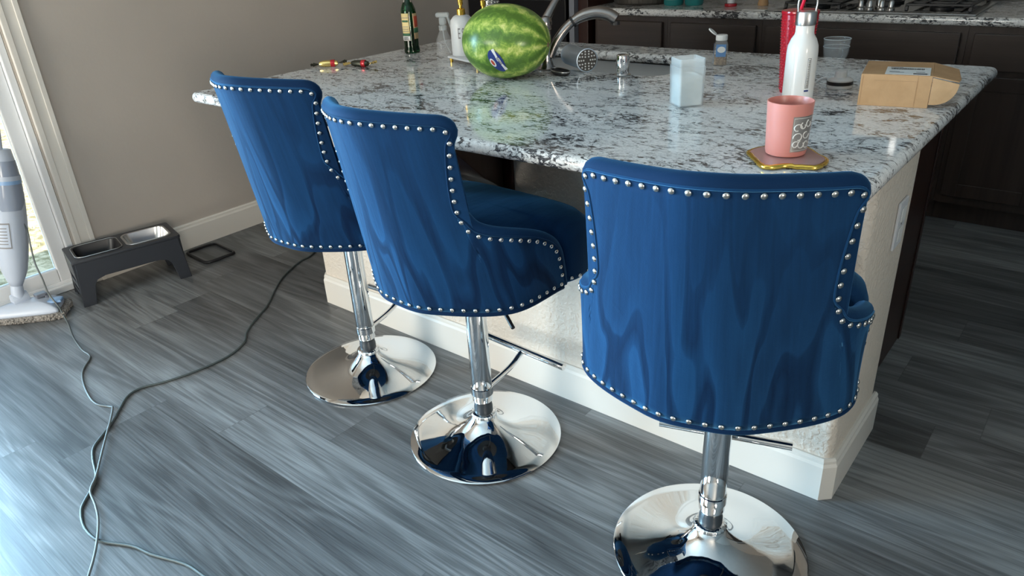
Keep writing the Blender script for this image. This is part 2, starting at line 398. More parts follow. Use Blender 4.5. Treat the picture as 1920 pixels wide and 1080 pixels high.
# ================================================================== THE ROOM
X0, X1, Y0, Y1, HC = -3.093, 3.6, -4.2, 2.78, 2.45
TH = .14
struct(boxes('floor', [((X0 - TH, Y0 - .1, -.1), (X1 + .1, Y1 + .1, 0))], 'floor', bevel=0))
struct(boxes('ceiling', [((X0 - TH, Y0 - .1, HC), (X1 + .1, Y1 + .1, HC + .1))], 'ceiling', bevel=0))
DY0, DY1, DZ = -2.93, -.511, 2.06          # sliding door opening
struct(boxes('wall_left', [((X0 - TH, DY1, 0), (X0, Y1, HC)), ((X0 - TH, Y0, 0), (X0, DY0, HC)), ((X0 - TH, DY0, DZ), (X0, DY1, HC))], 'wall', bevel=0))
struct(boxes('wall_right', [((X1, Y0, 0), (X1 + .1, WR[0], HC)), ((X1, WR[1], 0), (X1 + .1, Y1, HC)), ((X1, WR[0], 0), (X1 + .1, WR[1], WR[2])), ((X1, WR[0], WR[3]), (X1 + .1, WR[1], HC))], 'wall', bevel=0))
struct(boxes('wall_front', [((X0 - TH, Y0 - .1, 0), (WF[0], Y0, HC)), ((WF[1], Y0 - .1, 0), (X1 + .1, Y0, HC)), ((WF[0], Y0 - .1, 0), (WF[1], Y0, WF[2])), ((WF[0], Y0 - .1, WF[3]), (WF[1], Y0, HC))], 'wall', bevel=0))
def window(name, along_x, a0, a1, z0, z1, p0, p1, n):  # builds the unseen windows added to brighten the room
    w_ = struct(bpy.data.objects.new(name, None)); col.objects.link(w_)
    def bb(u0, u1, za, zb, q0, q1): return ((u0, q0, za), (u1, q1, zb)) if along_x else ((q0, u0, za), (q1, u1, zb))
    lst = [bb(a0 + .001, a0 + .05, z0 + .001, z1 - .001, p0, p1), bb(a1 - .05, a1 - .001, z0 + .001, z1 - .001, p0, p1), bb(a0 + .05, a1 - .05, z0 + .001, z0 + .05, p0, p1), bb(a0 + .05, a1 - .05, z1 - .05, z1 - .001, p0, p1)]
    for i in range(1, n): x = a0 + (a1 - a0) * i / n; lst.append(bb(x - .025, x + .025, z0 + .05, z1 - .05, p0, p1))
    f = boxes('added_window_frame', lst, 'vinyl', w_, bevel=.003); m_ = (p0 + p1) / 2
    boxes('added_window_pane', [bb(a0 + .03, a1 - .03, z0 + .03, z1 - .03, m_ - .002, m_ + .002)], 'pane', f, bevel=0)
window('added_window_1', True, WF[0], WF[1], WF[2], WF[3], Y0 - .09, Y0 - .04, 3)  # added behind the camera as an extra light opening
window('added_window_2', False, WR[0], WR[1], WR[2], WR[3], X1 + .04, X1 + .09, 2)  # added in the right wall as an extra light opening
struct(boxes('wall_back', [((X0 - TH, Y1, 0), (X1 + .1, Y1 + .1, HC))], 'wall', bevel=0))
def baseboard_bm(a, b, nrm, h=.124, t=.015, bm=None):
    """profiled board from a to b (xy); nrm = outward direction"""
    bm = bm or bmesh.new(); prof = [(0, 0), (t, 0), (t, h - .022), (t - .004, h - .014), (t - .004, h - .006), (t - .009, h), (0, h)]
    r0 = [bm.verts.new((a[0] + nrm[0] * u, a[1] + nrm[1] * u, z)) for u, z in prof]; r1 = [bm.verts.new((b[0] + nrm[0] * u, b[1] + nrm[1] * u, z)) for u, z in prof]
    for i in range(len(prof)):
        j = (i + 1) % len(prof); bm.faces.new((r0[i], r0[j], r1[j], r1[i]))
    bm.faces.new(r0[::-1]); bm.faces.new(r1); return bm
struct(from_bm('baseboard_left', baseboard_bm((X0, DY1 + .0885), (X0, 2.1), (1, 0)), 'trim', None, False))
# casing round the sliding door
tr = boxes('trim_1', [((X0 + .0005, DY1 + .006, 0), (X0 + .012, DY1 + .088, DZ + .088)), ((X0 + .0005, DY0 - .088, 0), (X0 + .012, DY0 - .006, DZ + .088)), ((X0 + .0005, DY0 - .006, DZ + .006), (X0 + .012, DY1 + .006, DZ + .088)),
      ((X0 + .012, DY1 + .006, 0), (X0 + .018, DY1 + .03, DZ + .03)), ((X0 + .012, DY1 + .066, 0), (X0 + .018, DY1 + .088, DZ + .088))], 'trim', bevel=.003)
struct(tr)
# sliding door: frame, two sashes, panes
xf0, xf1 = X0 - .125, X0 - .002
d = struct(bpy.data.objects.new('door_1', None)); col.objects.link(d); d.location = (X0 - .07, (DY0 + DY1) / 2, 0)
def dpart(name, lst, m, bevel=.003):
    o = boxes(name, lst, m, d, bevel=bevel); o.matrix_parent_inverse = Matrix.Translation(-Vector(d.location)); return o
dpart('door_frame', [((xf0, DY1 - .028, 0.001), (xf1, DY1 - .001, DZ - .001)), ((xf0, DY0 + .001, 0.001), (xf1, DY0 + .028, DZ - .001)), ((xf0, DY0 + .028, DZ - .03), (xf1, DY1 - .028, DZ - .001)),
      ((xf0, DY0 + .028, .001), (xf1, DY1 - .028, .03)), ((xf0 + .055, DY0 + .028, .03), (xf0 + .062, DY1 - .028, .042)), ((xf1 - .03, DY0 + .028, .03), (xf1 - .022, DY1 - .028, .045))], 'vinyl')
ym = (DY0 + DY1) / 2
def sash(y0, y1, xa, xb, nm):
    s = dpart(nm, [((xa, y0, .043), (xb, y0 + .058, DZ - .032)), ((xa, y1 - .058, .043), (xb, y1, DZ - .032)), ((xa, y0 + .058, .043), (xb, y1 - .058, .105)), ((xa, y0 + .058, DZ - .10), (xb, y1 - .058, DZ - .032))], 'vinyl', .004)
    p = boxes('door_pane', [(((xa + xb) / 2 - .003, y0 + .054, .10), ((xa + xb) / 2 + .003, y1 - .054, DZ - .096))], 'pane', s, bevel=0)
    return s
sash(ym - .03, DY1 - .029, xf0 + .066, xf0 + .10, 'door_sash'); sash(DY0 + .029, ym + .03, xf0 + .012, xf0 + .046, 'door_sash')

# outside
tag(boxes('grass_ground', [((-60, -40, -.3), (X0 - TH - .01, 40, -.12)), ((X0 - TH - .01, -40, -.3), (40, Y0 - .11, -.12)), ((X1 + .11, Y0 - .11, -.3), (40, 40, -.12))], 'grass', bevel=0), 'sunlit patchy dry grass yard outside the sliding glass door', 'ground', kind='structure')
def make_tufts():
    bm = bmesh.new()
    for i in range(3500):
        x = X0 - .35 - random.random() ** 1.5 * 4.5; y = -2.2 + random.random() * 5.5
        for k in range(3):
            a = random.random() * 6.28; h = .01 + random.random() * .02; wd = .002; dx, dy = math.cos(a) * wd, math.sin(a) * wd; lx, ly = (random.random() - .5) * .06, (random.random() - .5) * .06
            px, py = x + random.random() * .05, y + random.random() * .05
            v = [bm.verts.new((px - dx, py - dy, -.121)), bm.verts.new((px + dx, py + dy, -.121)), bm.verts.new((px + lx, py + ly, -.121 + h))]; bm.faces.new(v)
    return bm
tag(from_bm('grass', make_tufts(), 'grass_blade' if 'grass_blade' in M else make_noisy('grass_blade', (.22, .27, .10), (.50, .44, .26), 3, .9), None, False, fix=False), 'short dry grass blades covering the yard seen through the door', 'grass', kind='stuff')

# ================================================================== ISLAND
IL = 2.036; WALLT = .36
half = from_bm('wall_half', prism_bm(rrect(-IL, .0, 0, .381, .022), 0, .8805), 'stucco', None, True); 
for v in half.data.vertices: v.co.x = max(min(v.co.x, -.013), -IL + .013) if False else v.co.x
half.data.transform(Matrix.Translation((0, 0, 0)))
# the wall face lies just behind the baseboard face
for v in half.data.vertices:
    v.co.x = -IL / 2 + (v.co.x + IL / 2) * (IL - .026) / IL
    v.co.y = .381 + (v.co.y - .381) * (.381 - .013) / .381
autosmooth(half, .9); struct(half); half['label'] = 'cream textured half wall under the overhanging granite'
def skirt():
    bm = bmesh.new(); h = .124; t = .015; c = .017
    path = [(-IL + .013, .381), (-IL + .013, .013 + c), (-IL + .013 + c, .013), (-.013 - c, .013), (-.013, .013 + c), (-.013, .381)]
    nr = [(-1, 0), (-1, -.41), (-.41, -1), (.41, -1), (1, -.41), (1, 0)]
    prof = [(0, 0), (t, 0), (t, h - .022), (t - .004, h - .014), (t - .004, h - .006), (t - .009, h), (0, h)]
    rr = [[bm.verts.new((p[0] + n_[0] * u, p[1] + n_[1] * u, z)) for u, z in prof] for p, n_ in zip(path, nr)]
    for a, b in zip(rr, rr[1:]):
        for i in range(len(prof)):
            j = (i + 1) % len(prof); bm.faces.new((a[i], a[j], b[j], b[i]))
    bm.faces.new(rr[0]); bm.faces.new(rr[-1][::-1]); return bm
struct(from_bm('baseboard_island', skirt(), 'trim', None, False))

# kitchen side cabinets of the island
cab = thing('island_cabinet', 'dark brown wooden base cabinet backing the half wall under the island granite', 'cabinet', (0, 0, 0))
SX0, SX1, SY0, SY1 = -1.50, -.795, .50, .845     # sink opening
boxes('cabinet_body', [((-IL + .05, .383, 0), (SX0 - .03, .965, .8805)), ((SX1 + .03, .383, 0), (-.088, .965, .8805)), ((SX0 - .03, .383, 0), (SX1 + .03, .965, .60))], 'wood', cab, bevel=0)
boxes('end_panel', [((-.0875, .383, 0), (-.075, .972, .8805)), ((-.075, .945, 0), (-.071, .972, .8805))], 'panel', cab, bevel=.002)

# worktop
def arc(cx, cy, r, a0, a1, n=6): return [(cx + r * math.cos(math.radians(a0 + (a1 - a0) * i / n)), cy + r * math.sin(math.radians(a0 + (a1 - a0) * i / n))) for i in range(n + 1)]
CL, CR, CF, CB = -2.068, .032, -.3487, 1.0105
outer = rrect(CL, CF, CR, CB, .028, 7)
isl = curve_slab('island_worktop', [outer, rrect(SX0, SY0, SX1, SY1, .05, 7)[::-1]], .8815, .915, .0155, 'granite')
tag(isl, 'large speckled grey and black granite worktop of the island behind the blue stools', 'countertop')

# support bracket under the overhang
br = thing('counter_bracket', 'dark wooden triangular bracket under the island granite beside the middle stool', 'bracket', (-1.02, .013, 0))
bm = bmesh.new(); poly = [(0, .0), (-.24, 0), (-.24, -.03), (-.085, -.172), (-.012, -.222), (0, -.30)]
mt = Matrix(((0, 0, 1, 0), (1, 0, 0, 0), (0, 1, 0, 0), (0, 0, 0, 1)))
def bracket(x0, x1):
    b_ = bmesh.new(); a = [b_.verts.new((x0, y, .8805 + z)) for y, z in poly]; c = [b_.verts.new((x1, y, .8805 + z)) for y, z in poly]
    b_.faces.new(a); b_.faces.new(c[::-1])
    for i in range(6): b_.faces.new((a[i], c[i], c[(i + 1) % 6], a[(i + 1) % 6]))
    return b_
bm.free(); mods(from_bm('bracket_web', bracket(-.13, .0), 'wood', br, False), .003)
boxes('bracket_plate', [((.0005, -.012, .50), (.035, -.0005, .8800))], 'panel', br, bevel=.002)

# switch plate on the island end
sw = thing('outlet_plate', 'white rectangular outlet plate on the cream end of the island', 'outlet', (-.0125, .265, .67))
mods(boxes('cover_plate', [((0, -.036, -.06), (.006, .036, .06))], 'whitepl', sw, bevel=.002))
boxes('socket_face', [((.0062, -.017, .008), (.0085, .017, .042)), ((.0062, -.017, -.042), (.0085, .017, -.008))], 'paper', sw, bevel=.001)
lathe('screw', [(0, 0), (.003, 0), (.003, .001), (0, .0015)], 'steel', sw, 10, (.0062, 0, 0)).rotation_euler = (0, PI / 2, 0)

# sink
sk = thing('kitchen_sink', 'steel undermount sink bowl in the island granite behind the watermelon', 'sink', ((SX0 + SX1) / 2, (SY0 + SY1) / 2, 0))
def sink_bm():
    b_ = bmesh.new(); hx, hy = (SX1 - SX0) / 2 + .004, (SY1 - SY0) / 2 + .004; rings = []
    for k, z, r in ((0, .880, .055), (.004, .70, .06), (.02, .672, .06), (.045, .665, .05)):
        rings.append([b_.verts.new((x, y, z)) for x, y in rrect(-hx + k, -hy + k, hx - k, hy - k, r, 6)])
    fl = [b_.verts.new((x, y, .880)) for x, y in rrect(-hx - .018, -hy - .018, hx + .018, hy + .018, .06, 6)]
    rings.insert(0, fl)
    for a, c in zip(rings, rings[1:]):
        for i in range(len(a)): b_.faces.new((a[i], a[(i + 1) % len(a)], c[(i + 1) % len(a)], c[i]))
    b_.faces.new(rings[-1]); return b_
from_bm('sink_bowl', sink_bm(), 'sinksteel', sk, True)
lathe('sink_drain', [(0, .0), (.04, 0), (.042, .003), (.03, .004), (0, .002)], 'steel', sk, 24, (0, 0, .6655))

# ================================================================== BAR STOOLS
B = [(0, -.2441), (.1028, -.2240), (.2484, -.1112), (.2654, .0678)]
T = [(0, -.3275), (.082, -.3055), (.2128, -.2229), (.3051, -.0719)]
def spl(ctrl, u):
    pts = [Vector((-a, b)) for a, b in ctrl[:0:-1]] + [Vector(c) for c in ctrl]; n = len(pts) - 1
    pts = [2 * pts[0] - pts[1]] + pts + [2 * pts[-1] - pts[-2]]
    s = min(max((u + 1) / 2 * n, 0), n - 1e-6); i = int(s); t = s - i; a, b, c, d_ = pts[i:i + 4]
    r = .5 * ((2 * b) + (c - a) * t + (2 * a - 5 * b + 4 * c - d_) * t * t + (3 * b - a - 3 * c + d_) * t ** 3)
    if u > 1: r = r + (pts[-2] - pts[-3]) * (u - 1) * n / 2 * .6
    if u < -1: r = r + (pts[1] - pts[2]) * (-u - 1) * n / 2 * .6
    return r
ZB, ZT, CRN = .5432, 1.0085, .0138
def S(u, k):
    b, t = spl(B, u), spl(T, u); xy = b + (t - b) * k
    return Vector((xy.x, xy.y, ZB + (ZT - ZB) * k - CRN * max(k, 0) ** 4 * (u / .667) ** 2))
def Sn(u, k):
    e = .004; a = S(min(u + e, .999), k) - S(max(u - e, -.999), k); b = S(u, k + e) - S(u, k - e); n = a.cross(b).normalized()
    if n.dot(Vector((S(u, k).x, S(u, k).y + .02, 0))) < 0: n = -n
    return n          # outward
EH = [(0, 1), (.15, 1), (.3, 1), (.45, 1), (.58, 1), (.625, 1.0), (.652, .985), (.653, .945), (.635, .88), (.613, .79), (.594, .69), (.583, .60), (.584, .53), (.600, .475), (.635, .443), (.695, .418), (.78, .39), (.885, .345), (.95, .30), (.985, .255), (1, .195), (1, .115), (1, .0)]
UB = [0, .13, .27, .4, .52, .56, .58, .59, .6, .61, .62, .63, .64, .65, .67, .70, .755, .85, .915, .945, .965, .985, 1]
def dense(lst, k=3):
    out = []
    for a, b in zip(lst, lst[1:]):
        for j in range(k): out.append(tuple(x + (y - x) * j / k for x, y in zip(a, b)))
    out.append(lst[-1]); return out
def smooth_path(pts, k=3): return [(v.x, v.y, v.z) for v in cat([(a, b, c) for a, b, c in pts], k)]
EE = smooth_path([(a, b, c) for (a, b), c in zip(EH, UB)], 3)
EFULL = [(-a, b, -c) for a, b, c in EE[:0:-1]] + EE
def edge_out(i, full):
    a, b = full[max(i - 1, 0)], full[min(i + 1, len(full) - 1)]
    t = (S(b[0], b[1]) - S(a[0], a[1])).normalized(); n = Sn(full[i][0], full[i][1])
    o = t.cross(n).normalized()
    # outward in surface: away from bottom line
    c = S(full[i][2], .05); p = S(full[i][0], full[i][1])
    if o.dot(p - c) < 0: o = -o
    return o, n
ROOT0 = thing('bar_stool', 'TEMP', 'bar stool', (0, 0, 0), 0, 'blue velvet swivel bar stools')
def build_stool(root):
    # shell : outer fabric skin swept between bottom line and the trimmed edge
    nb = 22
    def grid(off_edge, inward):
        V = []
        for i, (u, k, ub) in enumerate(EFULL):
            o, n = edge_out(i, EFULL); rowp = []
            for j in range(nb + 1):
                f = j / nb; uu, kk = ub + (u - ub) * f, k * f
                p = S(uu, kk); nn = Sn(uu, kk)
                p = p + o * off_edge * f ** 4 - nn * inward
                rowp.append((p, uu, kk))
            V.append(rowp)
        return V
    bm = bmesh.new(); uvl = bm.loops.layers.uv.new('UVMap')
    G = grid(.006, 0.); Gi = grid(.004, .033)
    def addgrid(G, flip=False):
        vv = [[bm.verts.new(p) for p, _, _ in r] for r in G]; fs = []
        for i in range(len(G) - 1):
            for j in range(nb):
                q = [(i, j), (i + 1, j), (i + 1, j + 1), (i, j + 1)]
                if flip: q = q[::-1]
                try: f = bm.faces.new([vv[a][b] for a, b in q])
                except ValueError: continue
                for lp, (a, b) in zip(f.loops, q): lp[uvl].uv = (G[a][b][1], G[a][b][2])
        return vv
    vo = addgrid(G); vi = addgrid(Gi, True)
    for i in range(len(G) - 1):
        for j in (0, nb):
            try: bm.faces.new((vo[i][j], vo[i + 1][j], vi[i + 1][j], vi[i][j]))
            except ValueError: pass
    bmesh.ops.remove_doubles(bm, verts=bm.verts, dist=.0004)
    sh = from_bm('back_shell', bm, 'velvet', root, True)
    # rolled rim
    pts = []
    for i, (u, k, ub) in enumerate(EFULL):
        o, n = edge_out(i, EFULL); pts.append(S(u, k) + o * .007 - n * .0165)
    # smooth
    for _ in range(3): pts = [pts[0]] + [(pts[i - 1] + pts[i] * 2 + pts[i + 1]) / 4 for i in range(1, len(pts) - 1)] + [pts[-1]]
    rim = from_bm('rolled_rim', tube_bm(pts, .0172, 14), 'velvet', root, True)
    pip = []
    for i, (u, k, ub) in enumerate(EFULL):
        o, n = edge_out(i, EFULL); pip.append(S(u, k) + o * .0085 + n * .0002)
    for _ in range(2): pip = [pip[0]] + [(pip[i - 1] + pip[i] * 2 + pip[i + 1]) / 4 for i in range(1, len(pip) - 1)] + [pip[-1]]
    from_bm('piping', tube_bm(pip, .0022, 6), 'velvet', root, True)
    # lower band under the nails
    low = [S(u / 40, 0) - Sn(u / 40, .01) * .004 + Vector((0, 0, -.002)) for u in range(-40, 41)]
    from_bm('lower_welt', tube_bm(low, .007, 8), 'velvet', root, True)
    # seat
    def seat_poly(g=0.):
        half_ = [(0, .234), (.14, .231), (.215, .220), (.260, .195), (.277, .15), (.276, .105), (.262, .078), (.226, .055), (.222, 0), (.205, -.07), (.13, -.15), (0, -.19)]
        full_ = half_ + [(-x, y) for x, y in half_[-2:0:-1]]
        P_ = cat([(x, y, 0) for x, y in full_ + full_[:1]], 4)[:-1]
        return [(p.x * (1 - g), .05 + (p.y - .05) * (1 - g)) for p in P_]
    bs = bmesh.new(); rings = []
    for g, z in ((.03, .546), (.008, .552), (0, .565), (.0, .62), (.012, .655), (.045, .682), (.12, .700), (.3, .712), (.6, .718), (.85, .720)):
        rings.append([bs.verts.new((x, y, z)) for x, y in seat_poly(g)])
    n_ = len(rings[0])
    for a, c in zip(rings, rings[1:]):
        for i in range(n_): bs.faces.new((a[i], a[(i + 1) % n_], c[(i + 1) % n_], c[i]))
    bs.faces.new(rings[-1]); bs.faces.new(rings[0][::-1])
    uvs = bs.loops.layers.uv.new('UVMap')
    for f in bs.faces:
        for lp in f.loops: lp[uvs].uv = (lp.vert.co.x * 1.5 + 3, 1.2 + lp.vert.co.y)
    seat = from_bm('seat_cushion', bs, 'velvet', root, True)
    # nails round the cushion front
    sp = seat_poly(-.004); bn = bmesh.new(); acc = 0; last = None
    for (x, y) in sp:
        if y < .085: last = None; continue
        p = Vector((x, y, .560))
        if last is None or (p - last).length > .024:
            bmesh.ops.create_icosphere(bn, subdivisions=1, radius=.0058, matrix=Matrix.Translation(p)); last = p
    o = from_bm('seat_nailheads', bn, 'nail', seat, True); o['kind'] = 'stuff'
    # nailheads of the shell: each one a piece of its own
    bmn = bmesh.new(); bmesh.ops.create_uvsphere(bmn, u_segments=12, v_segments=8, radius=.0058)
    for v in bmn.verts: v.co.z *= .62
    nm = bpy.data.meshes.new('nailhead'); bmn.to_mesh(nm); bmn.free()
    for p in nm.polygons: p.use_smooth = True
    nm.materials.append(M['nail'])
    def place(p, n):
        o = bpy.data.objects.new('nailhead', nm); col.objects.link(o); o.parent = sh
        o.location = p + n * .0012; o.rotation_euler = n.to_track_quat('Z', 'Y').to_euler()
    def along(path, step, skip_first=False):
        P_ = [(S(u, k), Sn(u, k)) for u, k in path]; tot = sum((P_[i + 1][0] - P_[i][0]).length for i in range(len(P_) - 1))
        cnt = max(1, round(tot / step)); st = tot / cnt; need = 0. if not skip_first else st; dd = 0.
        for i in range(len(P_) - 1):
            seg = (P_[i + 1][0] - P_[i][0]).length
            while dd + seg >= need - 1e-9:
                f = (need - dd) / seg if seg else 0
                p = P_[i][0].lerp(P_[i + 1][0], f); n = P_[i][1].lerp(P_[i + 1][1], f).normalized(); place(p, n); need += st
                if need > tot + st * .3: return
            dd += seg
    along([(a, max(b, .04)) for a, b, _ in EFULL if b > .05], .0262)
    along([(u / 60 * .985, .022) for u in range(-60, 61)], .0285)
    # underside, lift head and lever
    lathe('seat_plate', [(0, 0), (.12, 0), (.12, .006), (0, .006)], 'black', root, 24, (0, .0, .5385))
    lathe('lift_head', [(0, 0), (.034, 0), (.036, .03), (.05, .06), (.06, .064), (0, .064)], 'black', root, 24, (0, 0, .474))
    tube('height_lever', [(.03, .0, .498), (.10, -.012, .486), (.192, -.057, .455)], .0055, 'black', root, 8)
    # column
    lathe('column', [(.0285, .128), (.0295, .131), (.0295, .40), (.0295, .4725), (.0, .4725)], 'chrome', root, 40, (0, 0, 0))
    lathe('collar', [(.024, .084), (.0268, .086), (.0268, .108), (.0255, .110), (.0255, .1265), (.024, .1275)], 'ring', root, 32, (0, 0, 0))
    base = lathe('base', [(0, .0005), (.2195, .0005), (.2229, .003), (.2231, .0055), (.2205, .0078), (.19, .0105), (.15, .0155), (.11, .024), (.078, .037), (.056, .052), (.042, .066), (.036, .0755), (.034, .0762)], 'chrome', root, 96, (0, 0, 0), ang=.8)
    bc = lathe_bm([(.033, .0755), (.036, .0765), (.038, .079), (.0375, .084), (.034, .0875), (.027, .089), (.0255, .0892)], 72)
    for v in bc.verts:
        a = math.atan2(v.co.y, v.co.x); k_ = 1 + .028 * math.cos(24 * a); v.co.x *= k_; v.co.y *= k_
    from_bm('ribbed_ring', bc, 'chrome', base, True)
    # footrest
    fr = tube('footrest', cat([(0, .026, .158), (0, .09, .168), (0, .135, .180), (0, .158, .192), (0, .174, .200)], 5), .0088, 'chrome', root, 14)
    tube('footrest_bar', [(-.1585, .181, .206), (-.158, .181, .206), (.158, .181, .206), (.1585, .181, .206)], .0108, 'chrome', fr, 20, rs=[.009, .0108, .0108, .009])
    lathe('footrest_clamp', [(.0298, .150), (.0318, .151), (.0318, .173), (.0298, .174)], 'chrome', fr, 32, cap=False)
    return root
build_stool(ROOT0)
def copy_tree(o, parent=None):
    c = o.copy(); col.objects.link(c); c.parent = parent
    for ch in list(o.children): copy_tree(ch, c)
    return c
STOOLS = [(-1.4628, -.2419, .0513, .0056, .0030, .0138, 'blue velvet bar stool nearest the wall and sliding door, leftmost of the three'),
          (-.8972, -.2888, -.0520, -.0086, .0001, -.0033, 'blue velvet bar stool in the middle, turned to show its whole right arm and seat'),
          (-.1747, -.3133, .3071, -.0156, -.0106, -.0103, 'blue velvet bar stool at the island corner, largest, seen squarely from behind')]
roots = [ROOT0, copy_tree(ROOT0), copy_tree(ROOT0)]
for r_, (x, y, a, dx, dy, dz, lab) in zip(roots, STOOLS):
    r_.location = (x, y, 0); r_.rotation_euler = (0, 0, a); r_['label'] = lab
    for ch in r_.children:      # each seat sits a touch off its column and at its own height
        if ch.name.split('.')[0] in ('back_shell', 'rolled_rim', 'piping', 'lower_welt', 'seat_cushion'):
            ch.location = (dx * math.cos(a) + dy * math.sin(a), -dx * math.sin(a) + dy * math.cos(a), dz)

# ================================================================== KITCHEN BEHIND
KF = 2.165
kx0, kx1 = -2.12, 3.3
curve_slab_back = curve_slab('back_worktop', [rrect(kx0 - .05, 2.125, kx1, 2.765, .012, 3)], .878, .915, .0145, 'granite')
tag(curve_slab_back, 'speckled granite worktop along the back wall holding the gas cooktop', 'countertop')
units = [(-2.12, -1.66), (-1.66, -1.14), (-1.14, -.245), (-.245, .55), (.55, 1.4), (1.4, 3.3)]
labs = ['leftmost', 'second from the left', 'wide', 'right hand', 'further right', 'far right']
labels = ['dark brown base cabinet at the left end of the back counter, beside the black refrigerator',
          'dark brown base cabinet behind the small spice bottle, left of the cooktop',
          'wide dark brown base cabinet directly below the gas cooktop',
          'dark brown base cabinet at the right edge, behind the open cardboard box', 'dark brown base cabinet beyond the right edge of the view', 'dark brown base cabinet at the far right end of the back wall']
for (a, b), lab in zip(units[:5], labels):
    c = thing('base_cabinet', lab, 'cabinet', ((a + b) / 2, KF, 0), 0, 'base cabinets along the back wall'); hw = (b - a) / 2
    boxes('cabinet_body', [((-hw + .0005, .0, .10), (hw - .0005, .6, .8775)), ((-hw + .0005, .06, 0), (hw - .0005, .6, .0995))], 'wood', c, bevel=0)
    boxes('drawer_front', [((-hw + .025, -.019, .70), (hw - .025, -.0005, .848))], 'woodh', c, bevel=.004)
    nd = 1 if hw < .24 else 2
    for i in range(nd):
        x0 = -hw + .025 + i * (2 * hw - .05) / nd + (.003 if i else 0); x1 = -hw + .025 + (i + 1) * (2 * hw - .05) / nd - (.003 if i < nd - 1 else 0)
        dr = boxes('cabinet_door', [((x0, -.014, .14), (x1, -.0005, .675)), ((x0, -.019, .14), (x0 + .06, -.014, .675)), ((x1 - .06, -.019, .14), (x1, -.014, .675)), ((x0 + .06, -.019, .14), (x1 - .06, -.014, .20)), ((x0 + .06, -.019, .615), (x1 - .06, -.014, .675))], 'wood', c, bevel=.002)
struct(boxes('trim_2', [((kx0, 2.766, .916), (1.6, 2.779, 1.35))], 'tile', bevel=0))
# refrigerator
fr = thing('refrigerator', 'black refrigerator with steel edge strip standing at the left end of the back counter', 'refrigerator', (-2.68, 2.16, 0))
boxes('fridge_body', [((-.39, .03, .02), (.39, .60, 1.75))], 'blackgl', fr, bevel=.006)
boxes('fridge_door', [((-.39, -.025, .03), (.375, .028, .985)), ((-.39, -.025, 1.0), (.375, .028, 1.75))], 'blackgl', fr, bevel=.008)
boxes('steel_strip', [((.40, -.03, .0), (.435, .02, 1.75))], 'greypl', fr, bevel=.003)
tube('door_handle', cat([(-.30, -.028, .955), (-.30, -.055, .96), (.1, -.06, .96), (.33, -.055, .96), (.33, -.028, .955)], 4), .009, 'steel', fr, 10)
boxes('side_panel', [((.438, .01, .0), (.505, .6, 1.75))], 'panel', fr, bevel=.002)

# cooktop
ck = thing('gas_cooktop', 'black gas cooktop with steel rim set in the back granite worktop', 'cooktop', (-.66, 2.43, .9155))
boxes('cooktop_tray', [((-.43, -.275, 0), (.43, .26, .006))], 'steel', ck, bevel=.004)
boxes('cooktop_plate', [((-.40, -.235, .0062), (.40, .235, .009))], 'blackgl', ck, bevel=.001)
for bx, by, r in ((-.27, -.12, .045), (-.27, .12, .035), (0, .10, .05), (.27, -.12, .035), (.27, .12, .045)):
    bn_ = lathe('burner', [(0, 0), (r + .012, 0), (r + .012, .008), (r, .010), (r * .95, .018), (r * .6, .022), (0, .022)], 'black', ck, 28, (bx, by, .0092))
def grate(cx):
    bm = bmesh.new(); z0, z1 = .028, .038
    for x in (-.125, .125): box(bm, (cx + x - .006, -.21, z0), (cx + x + .006, .21, z1))
    for y in (-.21, -.12, 0, .12, .21): box(bm, (cx - .125, y - .005, z0 + .001), (cx + .125, y + .005, z1 + .001))
    for x in (-.06, .06): box(bm, (cx + x - .005, -.2, z0 + .002), (cx + x + .005, .2, z1 + .002))
    for x in (-.125, .125):
        for y in (-.205, .205): box(bm, (cx + x - .007, y - .007, .0092), (cx + x + .007, y + .007, z0))
    return bm
for cx in (-.27, .27): mods(from_bm('grate', grate(cx), 'black', ck, False), .002)
for kx, ky in ((-.055, -.185), (-.015, -.185), (.035, -.185), (.075, -.185), (.01, -.13)):
    kb = lathe('knob', [(0, 0), (.017, 0), (.017, .006), (.012, .010), (.011, .034), (.008, .038), (0, .038)], 'steel', ck, 20, (kx, ky, .0092))

# things standing on the back worktop
def lathe_thing(name, label, cat_, loc, parts, group=None, rz=0):
    t = thing(name, label, cat_, loc, rz, group)
    for nm, prof, m in parts: lathe(nm, prof, m, t, 32)
    return t
def ribbed():
    bm = lathe_bm([(0, 0), (.155, 0), (.165, .01), (.17, .03), (.17, .12), (.165, .125), (.16, .12), (.158, .02), (0, .015)], 96)
    for v in bm.verts:
        a = math.atan2(v.co.y, v.co.x); k_ = 1 + .018 * (math.cos(40 * a) > 0); v.co.x *= k_; v.co.y *= k_
    return bm
o = from_bm('metal_pot', ribbed(), 'pot', None, True, (-1.955, 2.42, .9155)); tag(autosmooth(o, .5), 'round dark ribbed metal pot behind the faucet on the back worktop', 'pot')
lathe_thing('glass_canister', 'teal glass jar on the back worktop, the one nearest the ribbed pot', 'jar', (-1.722, 2.34, .9155), [('jar_body', [(0, 0), (.05, 0), (.054, .01), (.054, .09), (.04, .11), (0, .11)], 'teal'), ('jar_band', [(.0548, .03), (.0556, .031), (.0556, .05), (.0548, .051)], 'whitepl')], 'teal jars on the back worktop')
lathe_thing('glass_canister', 'teal glass jar on the back worktop, right one of the pair', 'jar', (-1.61, 2.36, .9155), [('jar_body', [(0, 0), (.045, 0), (.05, .01), (.05, .08), (.04, .1), (0, .1)], 'teal')], 'teal jars on the back worktop')
lathe_thing('spice_jar', 'small white topped jar with red base left of the cooktop', 'jar', (-1.385, 2.33, .9155), [('jar_base', [(0, 0), (.03, 0), (.032, .004), (.03, .014), (0, .015)], 'red'), ('jar_body', [(0, .0155), (.019, .0155), (.019, .08), (0, .08)], 'whitepl')])
